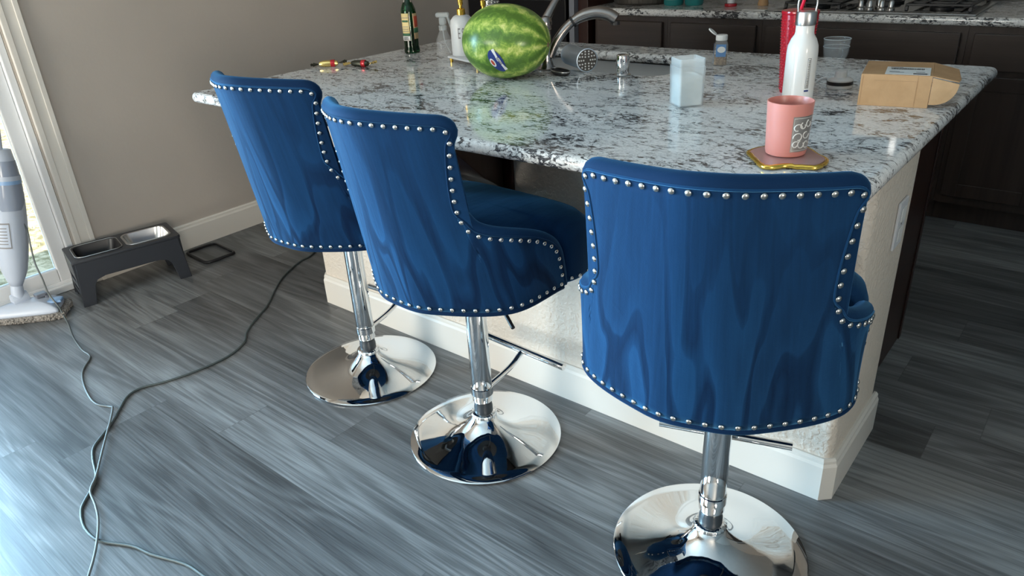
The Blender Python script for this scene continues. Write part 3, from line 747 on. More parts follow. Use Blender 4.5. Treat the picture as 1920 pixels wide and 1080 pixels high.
lathe_thing('pepper_mill', 'brown wooden mill standing left of the cooktop, by the white topped jar', 'mill', (-1.24, 2.40, .9155), [('mill_body', [(0, 0), (.026, 0), (.027, .01), (.02, .04), (.024, .09), (.016, .12), (0, .125)], 'card')])
np_ = boxes('paper_slip', [((-.06, -.02, 0), (.06, .02, .004))], 'paper', None, bevel=.001, loc=(-1.06, 2.148, .9155)); np_.location = (-1.19, 2.175, .9155); tag(np_, 'white paper slip at the front edge of the back worktop', 'paper')

# unseen range hood, added so its lamp strip mirrors pale in the island granite
hd = thing('added_range_hood', 'added dark range hood out of view over the cooktop with a small lit lamp strip', 'range hood', (-.66, 2.55, 1.495))
boxes('hood_body', [((-.38, -.22, 0), (.38, .228, .14))], 'black', hd, bevel=.004)
lm, nt_, b_ = nmat('added_hood_lamp'); b_.inputs['Emission Color'].default_value = (1, .96, .88, 1); b_.inputs['Emission Strength'].default_value = 1.6; M['lamp'] = lm
boxes('added_hood_lamp', [((.150, -.2245, .012), (.176, -.2205, .085))], 'lamp', hd, bevel=.001)  # added glowing strip, placed for its reflection in the granite

# ================================================================== THINGS ON THE ISLAND
Z = .9152
# green bottle
gb = thing('glass_bottle', 'dark green square-shouldered glass bottle with cream label, by the wall end of the island', 'bottle', (-1.935, .55, Z), math.radians(-70))
lathe('bottle_body', [(0, .001), (.026, 0), (.031, .003), (.0315, .012), (.0285, .030), (.0300, .150), (.0285, .165), (.021, .185), (.013, .200), (.0115, .215), (.0115, .262), (.0135, .264), (.0135, .275), (.010, .276), (.010, .215), (.018, .19), (.0265, .16), (.0265, .03), (.0, .008)], 'green_glass', gb, 36)
lathe('bottle_liquid', [(0, .009), (.0255, .010), (.0262, .03), (.0262, .10), (0, .10)], 'labgr', gb, 32)
for (a0, a1, z0, z1, m, off) in ((-.75, .42, .05, .152, 'labyel', .0012), (-.75, .42, .0505, .068, 'paper', .0018), (-.75, .42, .0685, .078, 'labgr', .0019), (-.6, .3, .120, .127, 'labgr', .002), (-.6, .3, .085, .087, 'inkg', .002), (-.6, .3, .093, .095, 'inkg', .002), (-.6, .3, .102, .104, 'inkg', .002), (-.6, .3, .135, .137, 'inkg', .002)):
    cyl_patch('label', .0294, a0, a1, z0, z1, m, gb, off)
for i in range(7): cyl_patch('barcode', .0294, -.5 + i * .1, -.46 + i * .1, .053, .066, 'ink', gb, .0024, 2)
cyl_patch('front_label', .0294, .95, 2.3, .055, .15, 'labtan', gb, .0012); cyl_patch('label_emblem', .0294, 1.1, 1.9, .10, .14, 'labred', gb, .002); cyl_patch('label_band', .0294, .95, 2.3, .078, .096, 'labgr', gb, .002)
# spray bottle
sb = thing('spray_bottle', 'small empty clear plastic spray bottle with translucent trigger left of the soap dispenser', 'spray bottle', (-1.762, .56, Z), math.radians(30))
lathe('bottle_body', [(0, .001), (.030, 0), (.033, .004), (.033, .04), (.030, .055), (.020, .078), (.013, .092), (.0125, .098)], 'clear', sb, 36, cap=False)
lathe('bottle_neck', [(.0128, .092), (.0155, .092), (.0155, .108), (.0125, .110), (.0, .110)], 'frost', sb, 24)
bm = bmesh.new(); box(bm, (-.012, -.012, .110), (.014, .012, .14)); box(bm, (-.024, -.012, .138), (.028, .012, .156)); o = mods(from_bm('spray_head', bm, 'frost', sb, True), .007, 4)
tube('trigger', cat([(.020, 0, .145), (.026, 0, .125), (.032, 0, .105), (.040, 0, .092)], 4), .0055, 'frost', sb, 8, rs=None)
tube('dip_tube', cat([(0, 0, .095), (.002, 0, .06), (.012, 0, .03), (.024, 0, .006)], 4), .0022, 'frost', sb, 8)
# tray with soap dispensers
ty = thing('soap_tray', 'white tray on small feet carrying the soap dispensers beside the watermelon', 'tray', (-1.635, .439, Z), math.radians(-18.4))
curve = mods(from_bm('tray_top', prism_bm(rrect(0, 0, .215, .115, .008, 3), .015, .022), 'white', ty, False), .001)
for x, y in ((.012, .012), (.203, .012), (.012, .103), (.203, .103)): lathe('tray_foot', [(0, 0), (.006, 0), (.007, .0148), (0, .0148)], 'gold', ty, 12, (x, y, 0))
def dispenser(x, y, label, txt):
    t = thing('soap_dispenser', label, 'soap dispenser', (x, y, Z + .0222), 0, 'white soap dispensers with gold pumps')
    lathe('dispenser_body', [(0, .0), (.040, 0), (.0425, .003), (.0425, .108), (.040, .122), (.030, .134), (.020, .139), (.0, .139)], 'white', t, 44)
    lathe('pump_collar', [(0, .1395), (.0155, .1395), (.0155, .158), (.012, .160), (.006, .162), (.006, .172), (.009, .173), (.010, .19), (.0, .192)], 'gold', t, 24)
    tube('pump_spout', cat([(0, 0, .1925), (0, 0, .205), (-.012, .0, .21), (-.045, 0, .204)], 4), .0055, 'gold', t, 10)
    if txt:
        for i, ch in enumerate(txt):
            a = math.radians(-64 + i * 20); p = (.0429 * math.cos(a), .0429 * math.sin(a), .078)
            text_mesh('lettering', ch, .052, 'inkg', t, p, (PI / 2, 0, a + PI / 2)).scale = (.42, 1, 1)
    return t
dispenser(-1.584, .478, 'white soap dispenser with gold pump, the lettered one left of the watermelon', 'ES')
dispenser(-1.462, .462, 'white soap dispenser with gold pump hidden behind the watermelon, only its pump showing', None)
# beaded silver canister behind
sc_ = thing('beaded_vase', 'narrow silver beaded vase standing just behind the white soap dispenser', 'vase', (-1.60, .66, Z))
lathe('vase_body', [(0, 0), (.022, 0), (.022, .08), (.028, .16), (.034, .26), (.030, .26), (.02, .08), (0, .01)], 'steel', sc_, 24)
bm = bmesh.new()
for j in range(22):
    z = .02 + j * .011; r = .0225 if z < .08 else .0225 + (z - .08) * .07
    for i in range(14):
        a = 2 * PI * (i + .5 * (j % 2)) / 14; bmesh.ops.create_icosphere(bm, subdivisions=1, radius=.0055, matrix=Matrix.Translation((r * math.cos(a), r * math.sin(a), z)))
o = from_bm('bead_texture', bm, 'nail', sc_, True); o['kind'] = 'stuff'
# watermelon
wm = thing('watermelon', 'large striped green watermelon with a blue fruit sticker on the island', 'watermelon', (-1.226, .288, Z), math.radians(12))
MA, MB_, MC = .146, .116, .111
def melon():
    bm = bmesh.new(); bmesh.ops.create_uvsphere(bm, u_segments=64, v_segments=40, radius=1)
    for v in bm.verts:
        c = v.co.copy(); v.co = Vector((c.z * MA * (1 + .03 * c.z), c.x * MB_, c.y * MC)); 
        a = math.atan2(v.co.z, v.co.y); v.co.y *= 1 + .006 * math.cos(10 * a); v.co.z *= 1 + .006 * math.cos(10 * a)
    return bm
rd = from_bm('rind', melon(), 'melon', wm, True, (0, 0, MC + .0012)); rd.rotation_euler = (.5, .04, 0)
lathe('blossom_scar', [(0, .0015), (.006, .001), (.009, -.001)], 'spice', wm, 16, (MA * 1.028, 0, MC - .006), cap=False).rotation_euler = (0, PI / 2, 0)
def on_melon(sx, sy, off, ax=-.10, az=-.058):
    """a flat shape coordinate wrapped on the camera-side flank"""
    x = ax + sx; z = az + sy
    k_ = 1 - (x / MA) ** 2 - (z / MC) ** 2; y = -MB_ * math.sqrt(max(k_, .001))
    n = Vector((x / MA ** 2, y / MB_ ** 2, z / MC ** 2)).normalized(); return Vector((x, y, z)) + n * off
def sticker(name, shape, m, off, **k):
    bm = bmesh.new(); c = bm.verts.new(on_melon(sum(p[0] for p in shape) / len(shape), sum(p[1] for p in shape) / len(shape), off, **k))
    r1 = [bm.verts.new(on_melon(*[(q * .5 + w_ * .5) for q, w_ in zip(p, (sum(s_[0] for s_ in shape) / len(shape), sum(s_[1] for s_ in shape) / len(shape)))], off, **k)) for p in shape]
    r2 = [bm.verts.new(on_melon(*p, off, **k)) for p in shape]; n = len(shape)
    for i in range(n):
        j = (i + 1) % n; bm.faces.new((c, r1[i], r1[j])); bm.faces.new((r1[i], r2[i], r2[j], r1[j]))
    return from_bm(name, bm, m, wm, True, (0, 0, MC))
def ell(cx, cy, a, b, rot, n=24): return [(cx + a * math.cos(t) * math.cos(rot) - b * math.sin(t) * math.sin(rot), cy + a * math.cos(t) * math.sin(rot) + b * math.sin(t) * math.cos(rot)) for t in [2 * PI * i / n for i in range(n)]]
AX, AZ = .024, -.040
kw = dict(ax=AX, az=AZ); rt = math.radians(115)
sticker('fruit_sticker', ell(0, 0, .036, .021, rt), 'navy', .0028, **kw)
def bandp(t0, t1, s0, s1):
    u_ = Vector((math.cos(rt), math.sin(rt))); v_ = Vector((-math.sin(rt), math.cos(rt)))
    return [tuple(u_ * t + v_ * s) for t, s in ((t0, s0), (t0 / 2 + t1 / 2, s0), (t1, s0), (t1, s1), (t0 / 2 + t1 / 2, s1), (t0, s1))]
sticker('sticker_band', bandp(-.034, .035, -.0135, -.004), 'paper', .0034, **kw)
for i in range(7): sticker('sticker_barcode', bandp(-.014 + i * .0034, -.0123 + i * .0034, -.0120, -.0055), 'ink', .0038, **kw)
sticker('sticker_logo', ell(-.0115, -.0045, .0135, .0075, rt), 'paper', .0034, **kw); sticker('sticker_logo_mark', ell(-.0115, -.0045, .009, .0042, rt), 'labred', .0038, **kw)

# faucet
fc = thing('faucet', 'warm nickel kitchen faucet with arched spout and lever behind the watermelon', 'faucet', (-1.195, .462, Z), 0)
lathe('faucet_base', [(0, 0), (.030, 0), (.031, .004), (.024, .012), (.019, .03), (.0175, .10), (.018, .125), (0, .126)], 'nickel', fc, 32)
lathe('lever_hub', [(0, .1265), (.019, .1265), (.022, .138), (.021, .155), (.014, .166), (0, .170)], 'nickel', fc, 28)
tube('lever_handle', cat([(-.006, .006, .150), (.000, .022, .175), (.006, .045, .205), (.012, .075, .235)], 5), .011, 'nickel', fc, 12, rs=[.017 - .006 * min(1, i / 12) for i in range(16)], sx=.7)
tube('faucet_spout', cat([(.010, .006, .040), (.026, .020, .085), (.052, .046, .130), (.088, .072, .160), (.132, .094, .172), (.170, .112, .165), (.194, .122, .150)], 6), .0145, 'nickel', fc, 18, rs=[.0150 + .0045 * min(1, max(0, (i - 14) / 6)) for i in range(37)])
tube('spray_collar', [(.066, .0565, .1435), (.071, .060, .1475)], .0195, 'black', fc, 18)
lathe('spray_nozzle', [(0, 0), (.014, 0), (.0145, .012), (0, .013)], 'black', fc, 18, (.192, .121, .133))

# steel cylinder with perforated end
pc = thing('sink_strainer', 'steel sink strainer lying on its side with perforated round end, beside the sink', 'strainer', (-1.092, .504, Z), math.radians(-32))
rs_ = .036
def ycyl(prof, n=40):
    bm = lathe_bm(prof, n); bmesh.ops.rotate(bm, verts=bm.verts, cent=(0, 0, 0), matrix=Matrix.Rotation(PI / 2, 3, 'Y')); return bm
o = from_bm('strainer_body', ycyl([(.028, -.085), (.033, -.08), (.033, .05), (.034, .058), (.037, .060), (.037, .064), (.034, .0645), (.0335, .058), (.03, .05), (.028, -.05), (0, -.052)]), 'satin', pc, True, (0, 0, .037)); autosmooth(o, .6)
fc_ = from_bm('perforated_disc', ycyl([(0, .060), (.034, .0605), (.034, .0625), (0, .062)]), 'pot', pc, True, (0, 0, .037)); autosmooth(fc_, .6)
bm = bmesh.new()
for rr_, n_ in ((.028, 14), (.020, 10), (.012, 6)):
    for i in range(n_):
        a = 2 * PI * i / n_; bmesh.ops.create_cone(bm, cap_ends=True, segments=10, radius1=.0026, radius2=.0026, depth=.0008, matrix=Matrix.Translation((.0631, rr_ * math.cos(a), .037 + rr_ * math.sin(a))) @ Matrix.Rotation(PI / 2, 4, 'Y'))
from_bm('hole_ring', bm, 'nail' if False else 'paper', pc, False)
# dark oval holder in front
dh = thing('soap_dish', 'black oval soap dish with steel rim lying below the strainer beside the watermelon', 'soap dish', (-1.098, .405, Z), math.radians(-30))
lathe('dish_tray', [(0, .001), (.8, 0), (1, .006), (1.04, .010), (1, .012), (.85, .007), (0, .005)], 'black', dh, 32, sx=.052, sy=.024, ang=9).scale = (1, 1, 1)
tube('dish_rim', [(.053 * math.cos(t), .0245 * math.sin(t), .0125) for t in [2 * PI * i / 32 for i in range(32)]], .0018, 'steel', dh, 8, closed=True)
# air gap cap
cp = thing('air_gap_cap', 'short polished steel cap standing on the granite at the front of the sink', 'sink cap', (-.905, .470, Z))
lathe('cap_body', [(0, 0), (.0205, .004), (.0212, .006), (.0212, .054), (.0195, .061), (.016, .0625), (0, .063)], 'chrome', cp, 36)
lathe('cap_flange', [(.0214, 0), (.025, 0), (.026, .002), (.0245, .004), (.0214, .0045)], 'steel', cp, 36)

# square frosted container
wx = thing('wax_container', 'square frosted plastic container half full of white wax, near the centre of the island', 'container', (-.541, .185, Z), math.radians(50))
h_ = .0345
def sqring(bm, hw, z, r=.008): return [bm.verts.new((x, y, z)) for x, y in rrect(-hw, -hw, hw, hw, r, 4)]
def sqshell(levels):
    bm = bmesh.new(); rr = [sqring(bm, hw, z, r) for hw, z, r in levels]
    for a, c in zip(rr, rr[1:]):
        for i in range(len(a)): bm.faces.new((a[i], a[(i + 1) % len(a)], c[(i + 1) % len(a)], c[i]))
    bm.faces.new(rr[0][::-1]); bm.faces.new(rr[-1]); return bm
o = from_bm('container_body', sqshell([(.032, 0, .007), (.0335, .002, .007), (.0355, .098, .007), (.0355, .100, .007), (.0335, .101, .006), (.0335, .119, .006), (.0322, .119, .006), (.0318, .10, .006), (.0312, .004, .006)]), 'frost', wx, True); autosmooth(o, .4)
o = from_bm('wax_fill', sqshell([(.0300, .0045, .006), (.0305, .030, .006), (.0305, .072, .006), (.024, .078, .006), (.01, .070, .004)]), 'wax', wx, True); autosmooth(o, .5)
# spice bottle
sp_ = thing('spice_bottle', 'small clear spice bottle with blue label and flipped open white lid', 'spice bottle', (-.708, .745, Z), math.radians(25))
o = from_bm('bottle_body', sqshell([(.019, 0, .006), (.0215, .002, .007), (.0215, .062, .007), (.018, .072, .008), (.016, .076, .008)]), 'clear', sp_, True); autosmooth(o, .5)
o = from_bm('spice_fill', sqshell([(.0195, .0025, .006), (.0198, .030, .006)]), 'spice', sp_, True); autosmooth(o, .5)
boxes('blue_label', [((-.0155, -.0223, .028), (.0155, -.0217, .066)), ((-.0223, -.0155, .006), (-.0217, .0155, .066))], 'labblue', sp_, bevel=0)
o = from_bm('label_oval', prism_bm(ell(0, 0, .0125, .0095, 0), .0, .0005, None, Matrix.Translation((.001, -.0229, .050)) @ Matrix.Rotation(PI / 2, 4, 'X')), 'paper', sp_, False)
boxes('label_barcode', [((-.0229, -.010, .008), (-.0224, .010, .026))], 'paper', sp_, bevel=0)
boxes('label_print', [((-.0233, -.008 + i * .0028, .009), (-.023, -.0068 + i * .0028, .025)) for i in range(6)] + [((-.0229, -.012 + i * .005, .032), (-.0224, -.010 + i * .005, .062)) for i in range(5)], 'ink', sp_, bevel=0)
lathe('spice_cap', [(0, .0765), (.018, .0765), (.0185, .079), (.0185, .091), (.017, .093), (0, .093)], 'whitegl', sp_, 30)
o = lathe('flip_lid', [(0, 0), (.0155, 0), (.016, .002), (.0155, .004), (0, .0042)], 'whitegl', sp_, 24, (-.030, .0, .101), sy=.8); o.rotation_euler = (0, math.radians(38), math.radians(-12)); 

# red studded tumbler
rt_ = thing('studded_tumbler', 'tall red studded tumbler with red straw behind the white water bottle', 'tumbler', (-.364, .446, Z))
lathe('tumbler_body', [(0, 0), (.031, 0), (.0325, .004), (.045, .192), (.0455, .198), (.043, .198), (.030, .01), (0, .008)], 'red', rt_, 36)
bm = bmesh.new()
for j in range(26):
    z = .010 + j * .0070; r = .0327 + (z - .004) * .0665
    for i in range(22):
        a = 2 * PI * (i + .5 * (j % 2)) / 22
        q = Matrix.Translation((r * math.cos(a), r * math.sin(a), z)) @ rotz(a) @ Matrix.Rotation(PI / 2, 4, 'Y')
        bmesh.ops.create_cone(bm, cap_ends=True, segments=4, radius1=.0044, radius2=.0, depth=.004, matrix=q)
o = from_bm('stud_texture', bm, 'studs', rt_, False); o['kind'] = 'stuff'
lathe('tumbler_lid', [(0, .1985), (.046, .1985), (.047, .201), (.046, .206), (.03, .209), (0, .210)], 'red', rt_, 36)
tube('straw', [(.004, -.01, .2105), (.020, -.018, .262), (.034, -.025, .31)], .0042, 'redst', rt_, 12)
# white bottle
wb = thing('water_bottle', 'tall white insulated water bottle with brushed steel screw cap and carry loop', 'water bottle', (-.318, .358, Z))
lathe('bottle_body', [(0, 0), (.035, 0), (.0375, .003), (.0375, .118), (.036, .134), (.030, .150), (.0235, .160), (.0222, .166), (.0222, .182), (0, .182)], 'whitegl', wb, 48)
cap_ = lathe('screw_cap', [(0, .1825), (.0242, .1825), (.0245, .184), (.0245, .212), (.0235, .214), (0, .214)], 'steel', wb, 48)
tube('carry_loop', cat([(-.021, .0, .2142), (-.0225, 0, .232), (-.018, 0, .246), (0, 0, .251), (.018, 0, .246), (.0225, 0, .232), (.021, 0, .2142)], 5), .0022, 'steel', wb, 8).rotation_euler = (0, 0, math.radians(35))
a0 = math.atan2(-1.92, .65)
cyl_patch('side_print', .0375, a0 + .42, a0 + .64, .035, .108, 'inkg', wb, .0003, 6)
cyl_patch('print_background', .0375, a0 + .45, a0 + .61, .036, .107, 'lab_line', wb, .0007, 6)
for i in range(16): cyl_patch('print_line', .0375, a0 + .47, a0 + .57, .038 + i * .0042, .0402 + i * .0042, 'inkg', wb, .0012, 3)
cyl_patch('print_mark', .0375, a0 + .38, a0 + .68, .027, .031, 'navy', wb, .0003, 6)
# upturned glass
gl = thing('glass_bowl', 'clear glass bowl with straight rim behind the white water bottle', 'glass', (-.369, .80, Z))
lathe('bowl_wall', [(0, .001), (.018, .001), (.026, .012), (.034, .040), (.037, .060), (.038, .086), (.0388, .088), (.0365, .087), (.035, .060), (.031, .04), (.023, .014), (0, .005)], 'clearglass', gl, 40)
tube('glass_rim', [(.0376 * math.cos(2 * PI * i / 32), .0376 * math.sin(2 * PI * i / 32), .0885) for i in range(32)], .0011, 'frost', gl, 6, closed=True)
tube('glass_line', [(.0366 * math.cos(2 * PI * i / 32), .0366 * math.sin(2 * PI * i / 32), .066) for i in range(32)], .0006, 'frost', gl, 6, closed=True)
# lid with strap
ld = thing('jar_lid', 'small white lid with black band and raised knob beside the water bottle', 'lid', (-.272, .545, Z))
lathe('lid_base', [(0, 0), (.031, 0), (.033, .002), (.0335, .009), (.032, .0095), (0, .0095)], 'whitegl', ld, 40)
lathe('lid_band', [(0, .0096), (.0335, .0096), (.0335, .0185), (0, .0185)], 'black', ld, 40)
lathe('lid_top', [(0, .0186), (.033, .0186), (.0335, .022), (.028, .026), (.016, .028), (.0155, .042), (.013, .045), (0, .046)], 'whitegl', ld, 40)
tube('lid_strap', cat([(-.030, -.006, .024), (-.045, -.020, .022), (-.056, -.040, .010), (-.060, -.050, .004)], 5), .0035, 'whitegl', ld, 8)
# cardboard box
bx = thing('cardboard_box', 'small open brown cardboard box with a white shipping label on the island corner', 'box', (-.172, .362, Z), math.atan2(.029, .150))
bw, bd, bh, ct = .152, .185, .0745, .0022
boxes('box_body', [((0, 0, 0), (bw, ct, bh)), ((0, bd - ct, 0), (bw, bd, bh)), ((0, ct, 0), (bw, bd - ct, ct)), ((0, ct, ct), (ct, bd - ct, bh - ct)), ((0, ct, bh - ct), (bw, bd - ct, bh))], 'card', bx, bevel=.0006, seg=1)
def quadthick(name, pts, m, parent, th=.0022):
    bm = bmesh.new(); bm.faces.new([bm.verts.new(p) for p in pts]); o = from_bm(name, bm, m, parent, False, fix=False); mods(o, solid=th, soff=0); return o
quadthick('top_flap', [(bw, ct, bh - .001), (bw + .055, .004, bh - .012), (bw + .060, .050, bh - .015), (bw + .055, bd - .02, bh - .012), (bw, bd - ct, bh - .001)], 'card', bx)
fl = [(bw, .001, bh - .004), (bw, .001, .004)]; 
n_ = 12; pts = [(bw + .001, .002, bh - .004)]
for i in range(n_ + 1):
    t = PI / 2 * i / n_; pts.append((bw + .056 * math.cos(t) ** .8 if i < n_ else bw + .001, .002 - .012 * math.cos(t), bh - .014 - (.052) * math.sin(t)))
quadthick('side_flap', pts, 'card', bx)
lbp = boxes('shipping_label', [((.050, .006, bh + .0002), (.146, .105, bh + .0006))], 'paper', bx, bevel=0)
random.seed(3); lst = []
xx = .060
while xx < .132:
    w_ = random.choice((.0008, .0014, .002)); lst.append(((xx, .070, bh + .0007), (xx + w_, .088, bh + .0010))); xx += w_ + random.choice((.0008, .0013))
lst += [((.058, .096, bh + .0007), (.085, .099, bh + .001)), ((.058, .040, bh + .0007), (.080, .042, bh + .001)), ((.058, .032, bh + .0007), (.090, .034, bh + .001)), ((.115, .038, bh + .0007), (.134, .042, bh + .001)), ((.110, .0125, bh + .0007), (.1395, .024, bh + .001))]
boxes('label_print', lst, 'ink', lbp, bevel=0)
boxes('packing_tape', [((.004, -.0006, .002), (.0045, -.0001, bh - .002)), ((bw - .03, -.0006, .002), (bw - .0295, -.0001, bh - .002)), ((bw * .2, -.0006, bh - .014), (bw * .8, -.0001, bh - .0135))], 'cardin', bx, bevel=0)
# coaster and candle
poly = [(-.224, -.166), (-.196, -.201), (-.170, -.232), (-.153, -.237), (-.131, -.213), (-.110, -.207), (-.082, -.199), (-.075, -.179), (-.078, -.145), (-.105, -.118), (-.135, -.085), (-.165, -.076), (-.200, -.098), (-.222, -.140)]
cs = thing('agate_coaster', 'irregular pink stone coaster with gold rim under the candle', 'coaster', (-.150, -.155, Z))
pl = [(x + .150, y + .155) for x, y in poly]
pp = cat([(x, y, 0) for x, y in pl + pl[:1]], 4)[:-1]
random.seed(5); slab = [(p.x, p.y) for p in pp]
mods(from_bm('coaster_slab', prism_bm([(x * .965, y * .965) for x, y in slab], 0, .0100), 'pinkslab', cs, False), .001)
edge = [Vector((x * (1 + random.uniform(-.012, .012)), y * (1 + random.uniform(-.012, .012)), .0055 + random.uniform(-.0006, .0006))) for x, y in slab]
tube('gold_rim', edge, .0050, 'gold', cs, 7, closed=True, rs=[.0042 + random.uniform(0, .0012) for _ in edge])
cn = thing('candle', 'pink glass jar candle with silver label on a gold rimmed coaster', 'candle', (-.157, -.148, Z + .0104))
lathe('candle_jar', [(0, 0), (.033, 0), (.037, .002), (.0385, .008), (.0428, .100), (.0430, .1025), (.0415, .103), (.0405, .100), (.037, .045), (0, .045)], 'pink', cn, 56)
lathe('candle_wax', [(0, .0455), (.0365, .0455), (.0368, .050), (0, .049)], 'pinkwax', cn, 40)
tube('wick', [(0, 0, .0495), (.001, 0, .058)], .0012, 'ink', cn, 6)
a0 = math.atan2(-1.42, .49) + .62
def cone_patch(name, a_0, a_1, z0, z1, m, off, n=12):
    bm = bmesh.new(); rr = lambda z: .0385 + (z - .008) / .092 * .0043 + off
    g = [[bm.verts.new((rr(z) * math.cos(a_0 + (a_1 - a_0) * i / n), rr(z) * math.sin(a_0 + (a_1 - a_0) * i / n), z)) for i in range(n + 1)] for z in (z0, (z0 + z1) / 2, z1)]
    for k_ in range(2):
        for i in range(n): bm.faces.new((g[k_][i], g[k_][i + 1], g[k_ + 1][i + 1], g[k_ + 1][i]))
    return from_bm(name, bm, m, lab_, True, fix=False) if m != 'silverlab' else from_bm(name, bm, m, cn, True, fix=False)
lab_ = None; lab_ = cone_patch('silver_label', a0 - .42, a0 + .70, .012, .080, 'silverlab', .0005)
for a_, b_2, z0, z1 in ((a0 - .38, a0 + .66, .0145, .0153), (a0 - .38, a0 + .66, .0765, .0773), (a0 - .38, a0 - .365, .0145, .0773), (a0 + .645, a0 + .66, .0145, .0773)): cone_patch('label_frame', a_, b_2, z0, z1, 'lab_line', .0010, 8)
def swirl(cx, cz, r, t0, t1, turn=1.):
    pts = []
    for i in range(16):
        t = t0 + (t1 - t0) * i / 15; rr = r * (1 - .5 * i / 15); a_ = a0 + cx + rr * math.cos(t) / .040; z_ = cz + rr * math.sin(t) * turn
        R_ = .0385 + (z_ - .008) / .092 * .0043 + .0008; pts.append((R_ * math.cos(a_), R_ * math.sin(a_), z_))
    return pts
for args in ((-.18, .058, .009, 0, 5, 1), (.10, .062, .007, 2, 7, 1), (-.10, .040, .010, 3, 8, -1), (.30, .045, .009, 0, 5, -1), (-.20, .026, .007, 1, 6, 1), (.12, .026, .009, 2, 7, 1), (.42, .065, .008, 2, 7, 1), (.42, .026, .008, 1, 6, -1)):
    tube('label_scroll', swirl(*args), .0011, 'lab_line', lab_, 5)
# wrapped candies
def candy(x, y, rz, label, m1, m2):
    t = thing('wrapped_candy', label, 'candy', (x, y, Z), rz, 'foil wrapped candies')
    o = from_bm('candy_body', ycyl([(0, -.036), (.008, -.034), (.012, -.02), (.0125, .02), (.008, .034), (0, .036)], 14), m1, t, True, (0, 0, .0115)); autosmooth(o, .4)
    o = from_bm('candy_band', ycyl([(.0128, .008), (.0135, .01), (.0135, .022), (.0128, .024)], 14), 'foilr', t, True, (0, 0, .0115))
    for s in (-1, 1):
        bm = bmesh.new(); c = bm.verts.new((s * .034, 0, .011)); vs2 = []
        for i in range(9):
            a = (i / 8 - .5) * 1.9; vs2.append(bm.verts.new((s * (.034 + .034 * math.cos(a)), .034 * math.sin(a) * .9, .010 + .007 * (i % 2) + .003 * s)))
        for i in range(8): bm.faces.new((c, vs2[i], vs2[i + 1]))
        mods(from_bm('wrapper_twist', bm, m2, t, False, fix=False), solid=.0006)
    return t
candy(-2.005, .185, .75, 'gold and red foil wrapped candy at the outer edge of the granite, left one', 'foil', 'foild')
candy(-1.885, .235, .35, 'dark and red foil wrapped candy on the granite, right one beside the gold candy', 'foild', 'foil')

# ================================================================== ON THE FLOOR
# steam mop
mp_ = thing('steam_mop', 'white upright steam mop with grey shaggy pad standing by the sliding door', 'steam mop', (-2.965, -.79, 0))
def mo(pts): return [(x + 2.965, y + .79) for x, y in pts]
padp = mo([(-3.06, -.985), (-2.842, -.745), (-2.855, -.700), (-2.93, -.645), (-2.975, -.66), (-3.066, -.80), (-3.075, -.95)])
pc2 = cat([(x, y, 0) for x, y in padp + padp[:1]], 5)[:-1]; pp2 = [(p.x, p.y) for p in pc2]
def ringloft(name, poly, levels, m, parent):
    cx = sum(p[0] for p in poly) / len(poly); cy = sum(p[1] for p in poly) / len(poly); bm = bmesh.new(); rr = []
    for s, z in levels: rr.append([bm.verts.new((cx + (x - cx) * s, cy + (y - cy) * s, z)) for x, y in poly])
    for a, c in zip(rr, rr[1:]):
        for i in range(len(a)): bm.faces.new((a[i], a[(i + 1) % len(a)], c[(i + 1) % len(a)], c[i]))
    bm.faces.new(rr[0][::-1]); bm.faces.new(rr[-1]); return from_bm(name, bm, m, parent, True)
padb = ringloft('mop_pad', pp2, [(.93, .001), (.99, .006), (1.0, .014), (.97, .024), (.9, .027)], 'pad', mp_)
bm = bmesh.new(); random.seed(11)
for i in range(900):
    j = random.randrange(len(pp2)); a, b = pp2[j], pp2[(j + 1) % len(pp2)]; f = random.random(); x, y = a[0] + (b[0] - a[0]) * f, a[1] + (b[1] - a[1]) * f
    s = random.uniform(.94, 1.03); cx = sum(p[0] for p in pp2) / len(pp2); cy = sum(p[1] for p in pp2) / len(pp2); x, y = cx + (x - cx) * s, cy + (y - cy) * s
    bmesh.ops.create_icosphere(bm, subdivisions=1, radius=random.uniform(.0035, .006), matrix=Matrix.Translation((x, y, random.uniform(.006, .024))))
o = from_bm('pad_fringe', bm, 'pad', padb, False, fix=False); o['kind'] = 'stuff'
hd_ = ringloft('mop_head', pp2, [(.86, .0275), (.88, .034), (.84, .046), (.66, .060), (.42, .070), (.30, .072)], 'moppl', mp_)
ringloft('head_inlay', [(x * .32 + .052, y * .32 + .072) for x, y in pp2], [(1, .055), (.98, .0625), (.9, .064)], 'bluepl', mp_)
ax0 = Vector((-3.0 + 2.965, -.797 + .79, .11)); ax1 = Vector((-3.0 + 2.965, -.682 + .79, .68)); axd = ax1 - ax0
def along_ax(f): return ax0 + axd * f
tube('swivel_joint', [ax0 + Vector((0, -.004, -.045)), ax0 + Vector((0, 0, .0)), ax0 + axd * .05], .020, 'moppl', mp_, 18, rs=[.026, .024, .022])
lathe('joint_hub', [(0, -.03), (.024, -.03), (.026, -.026), (.026, .026), (.024, .03), (0, .03)], 'moppl', mp_, 24, ax0 + Vector((0, 0, -.03))).rotation_euler = (PI / 2, 0, .0)
mbm = tube_bm([along_ax(f) for f in (.05, .10, .16, .25, .38, .52, .66, .80, .92, 1.0)], 1, 28, rs=[.022, .034, .046, .054, .062, .066, .066, .060, .050, .040])
from_bm('mop_body', mbm, 'moppl', mp_, True)
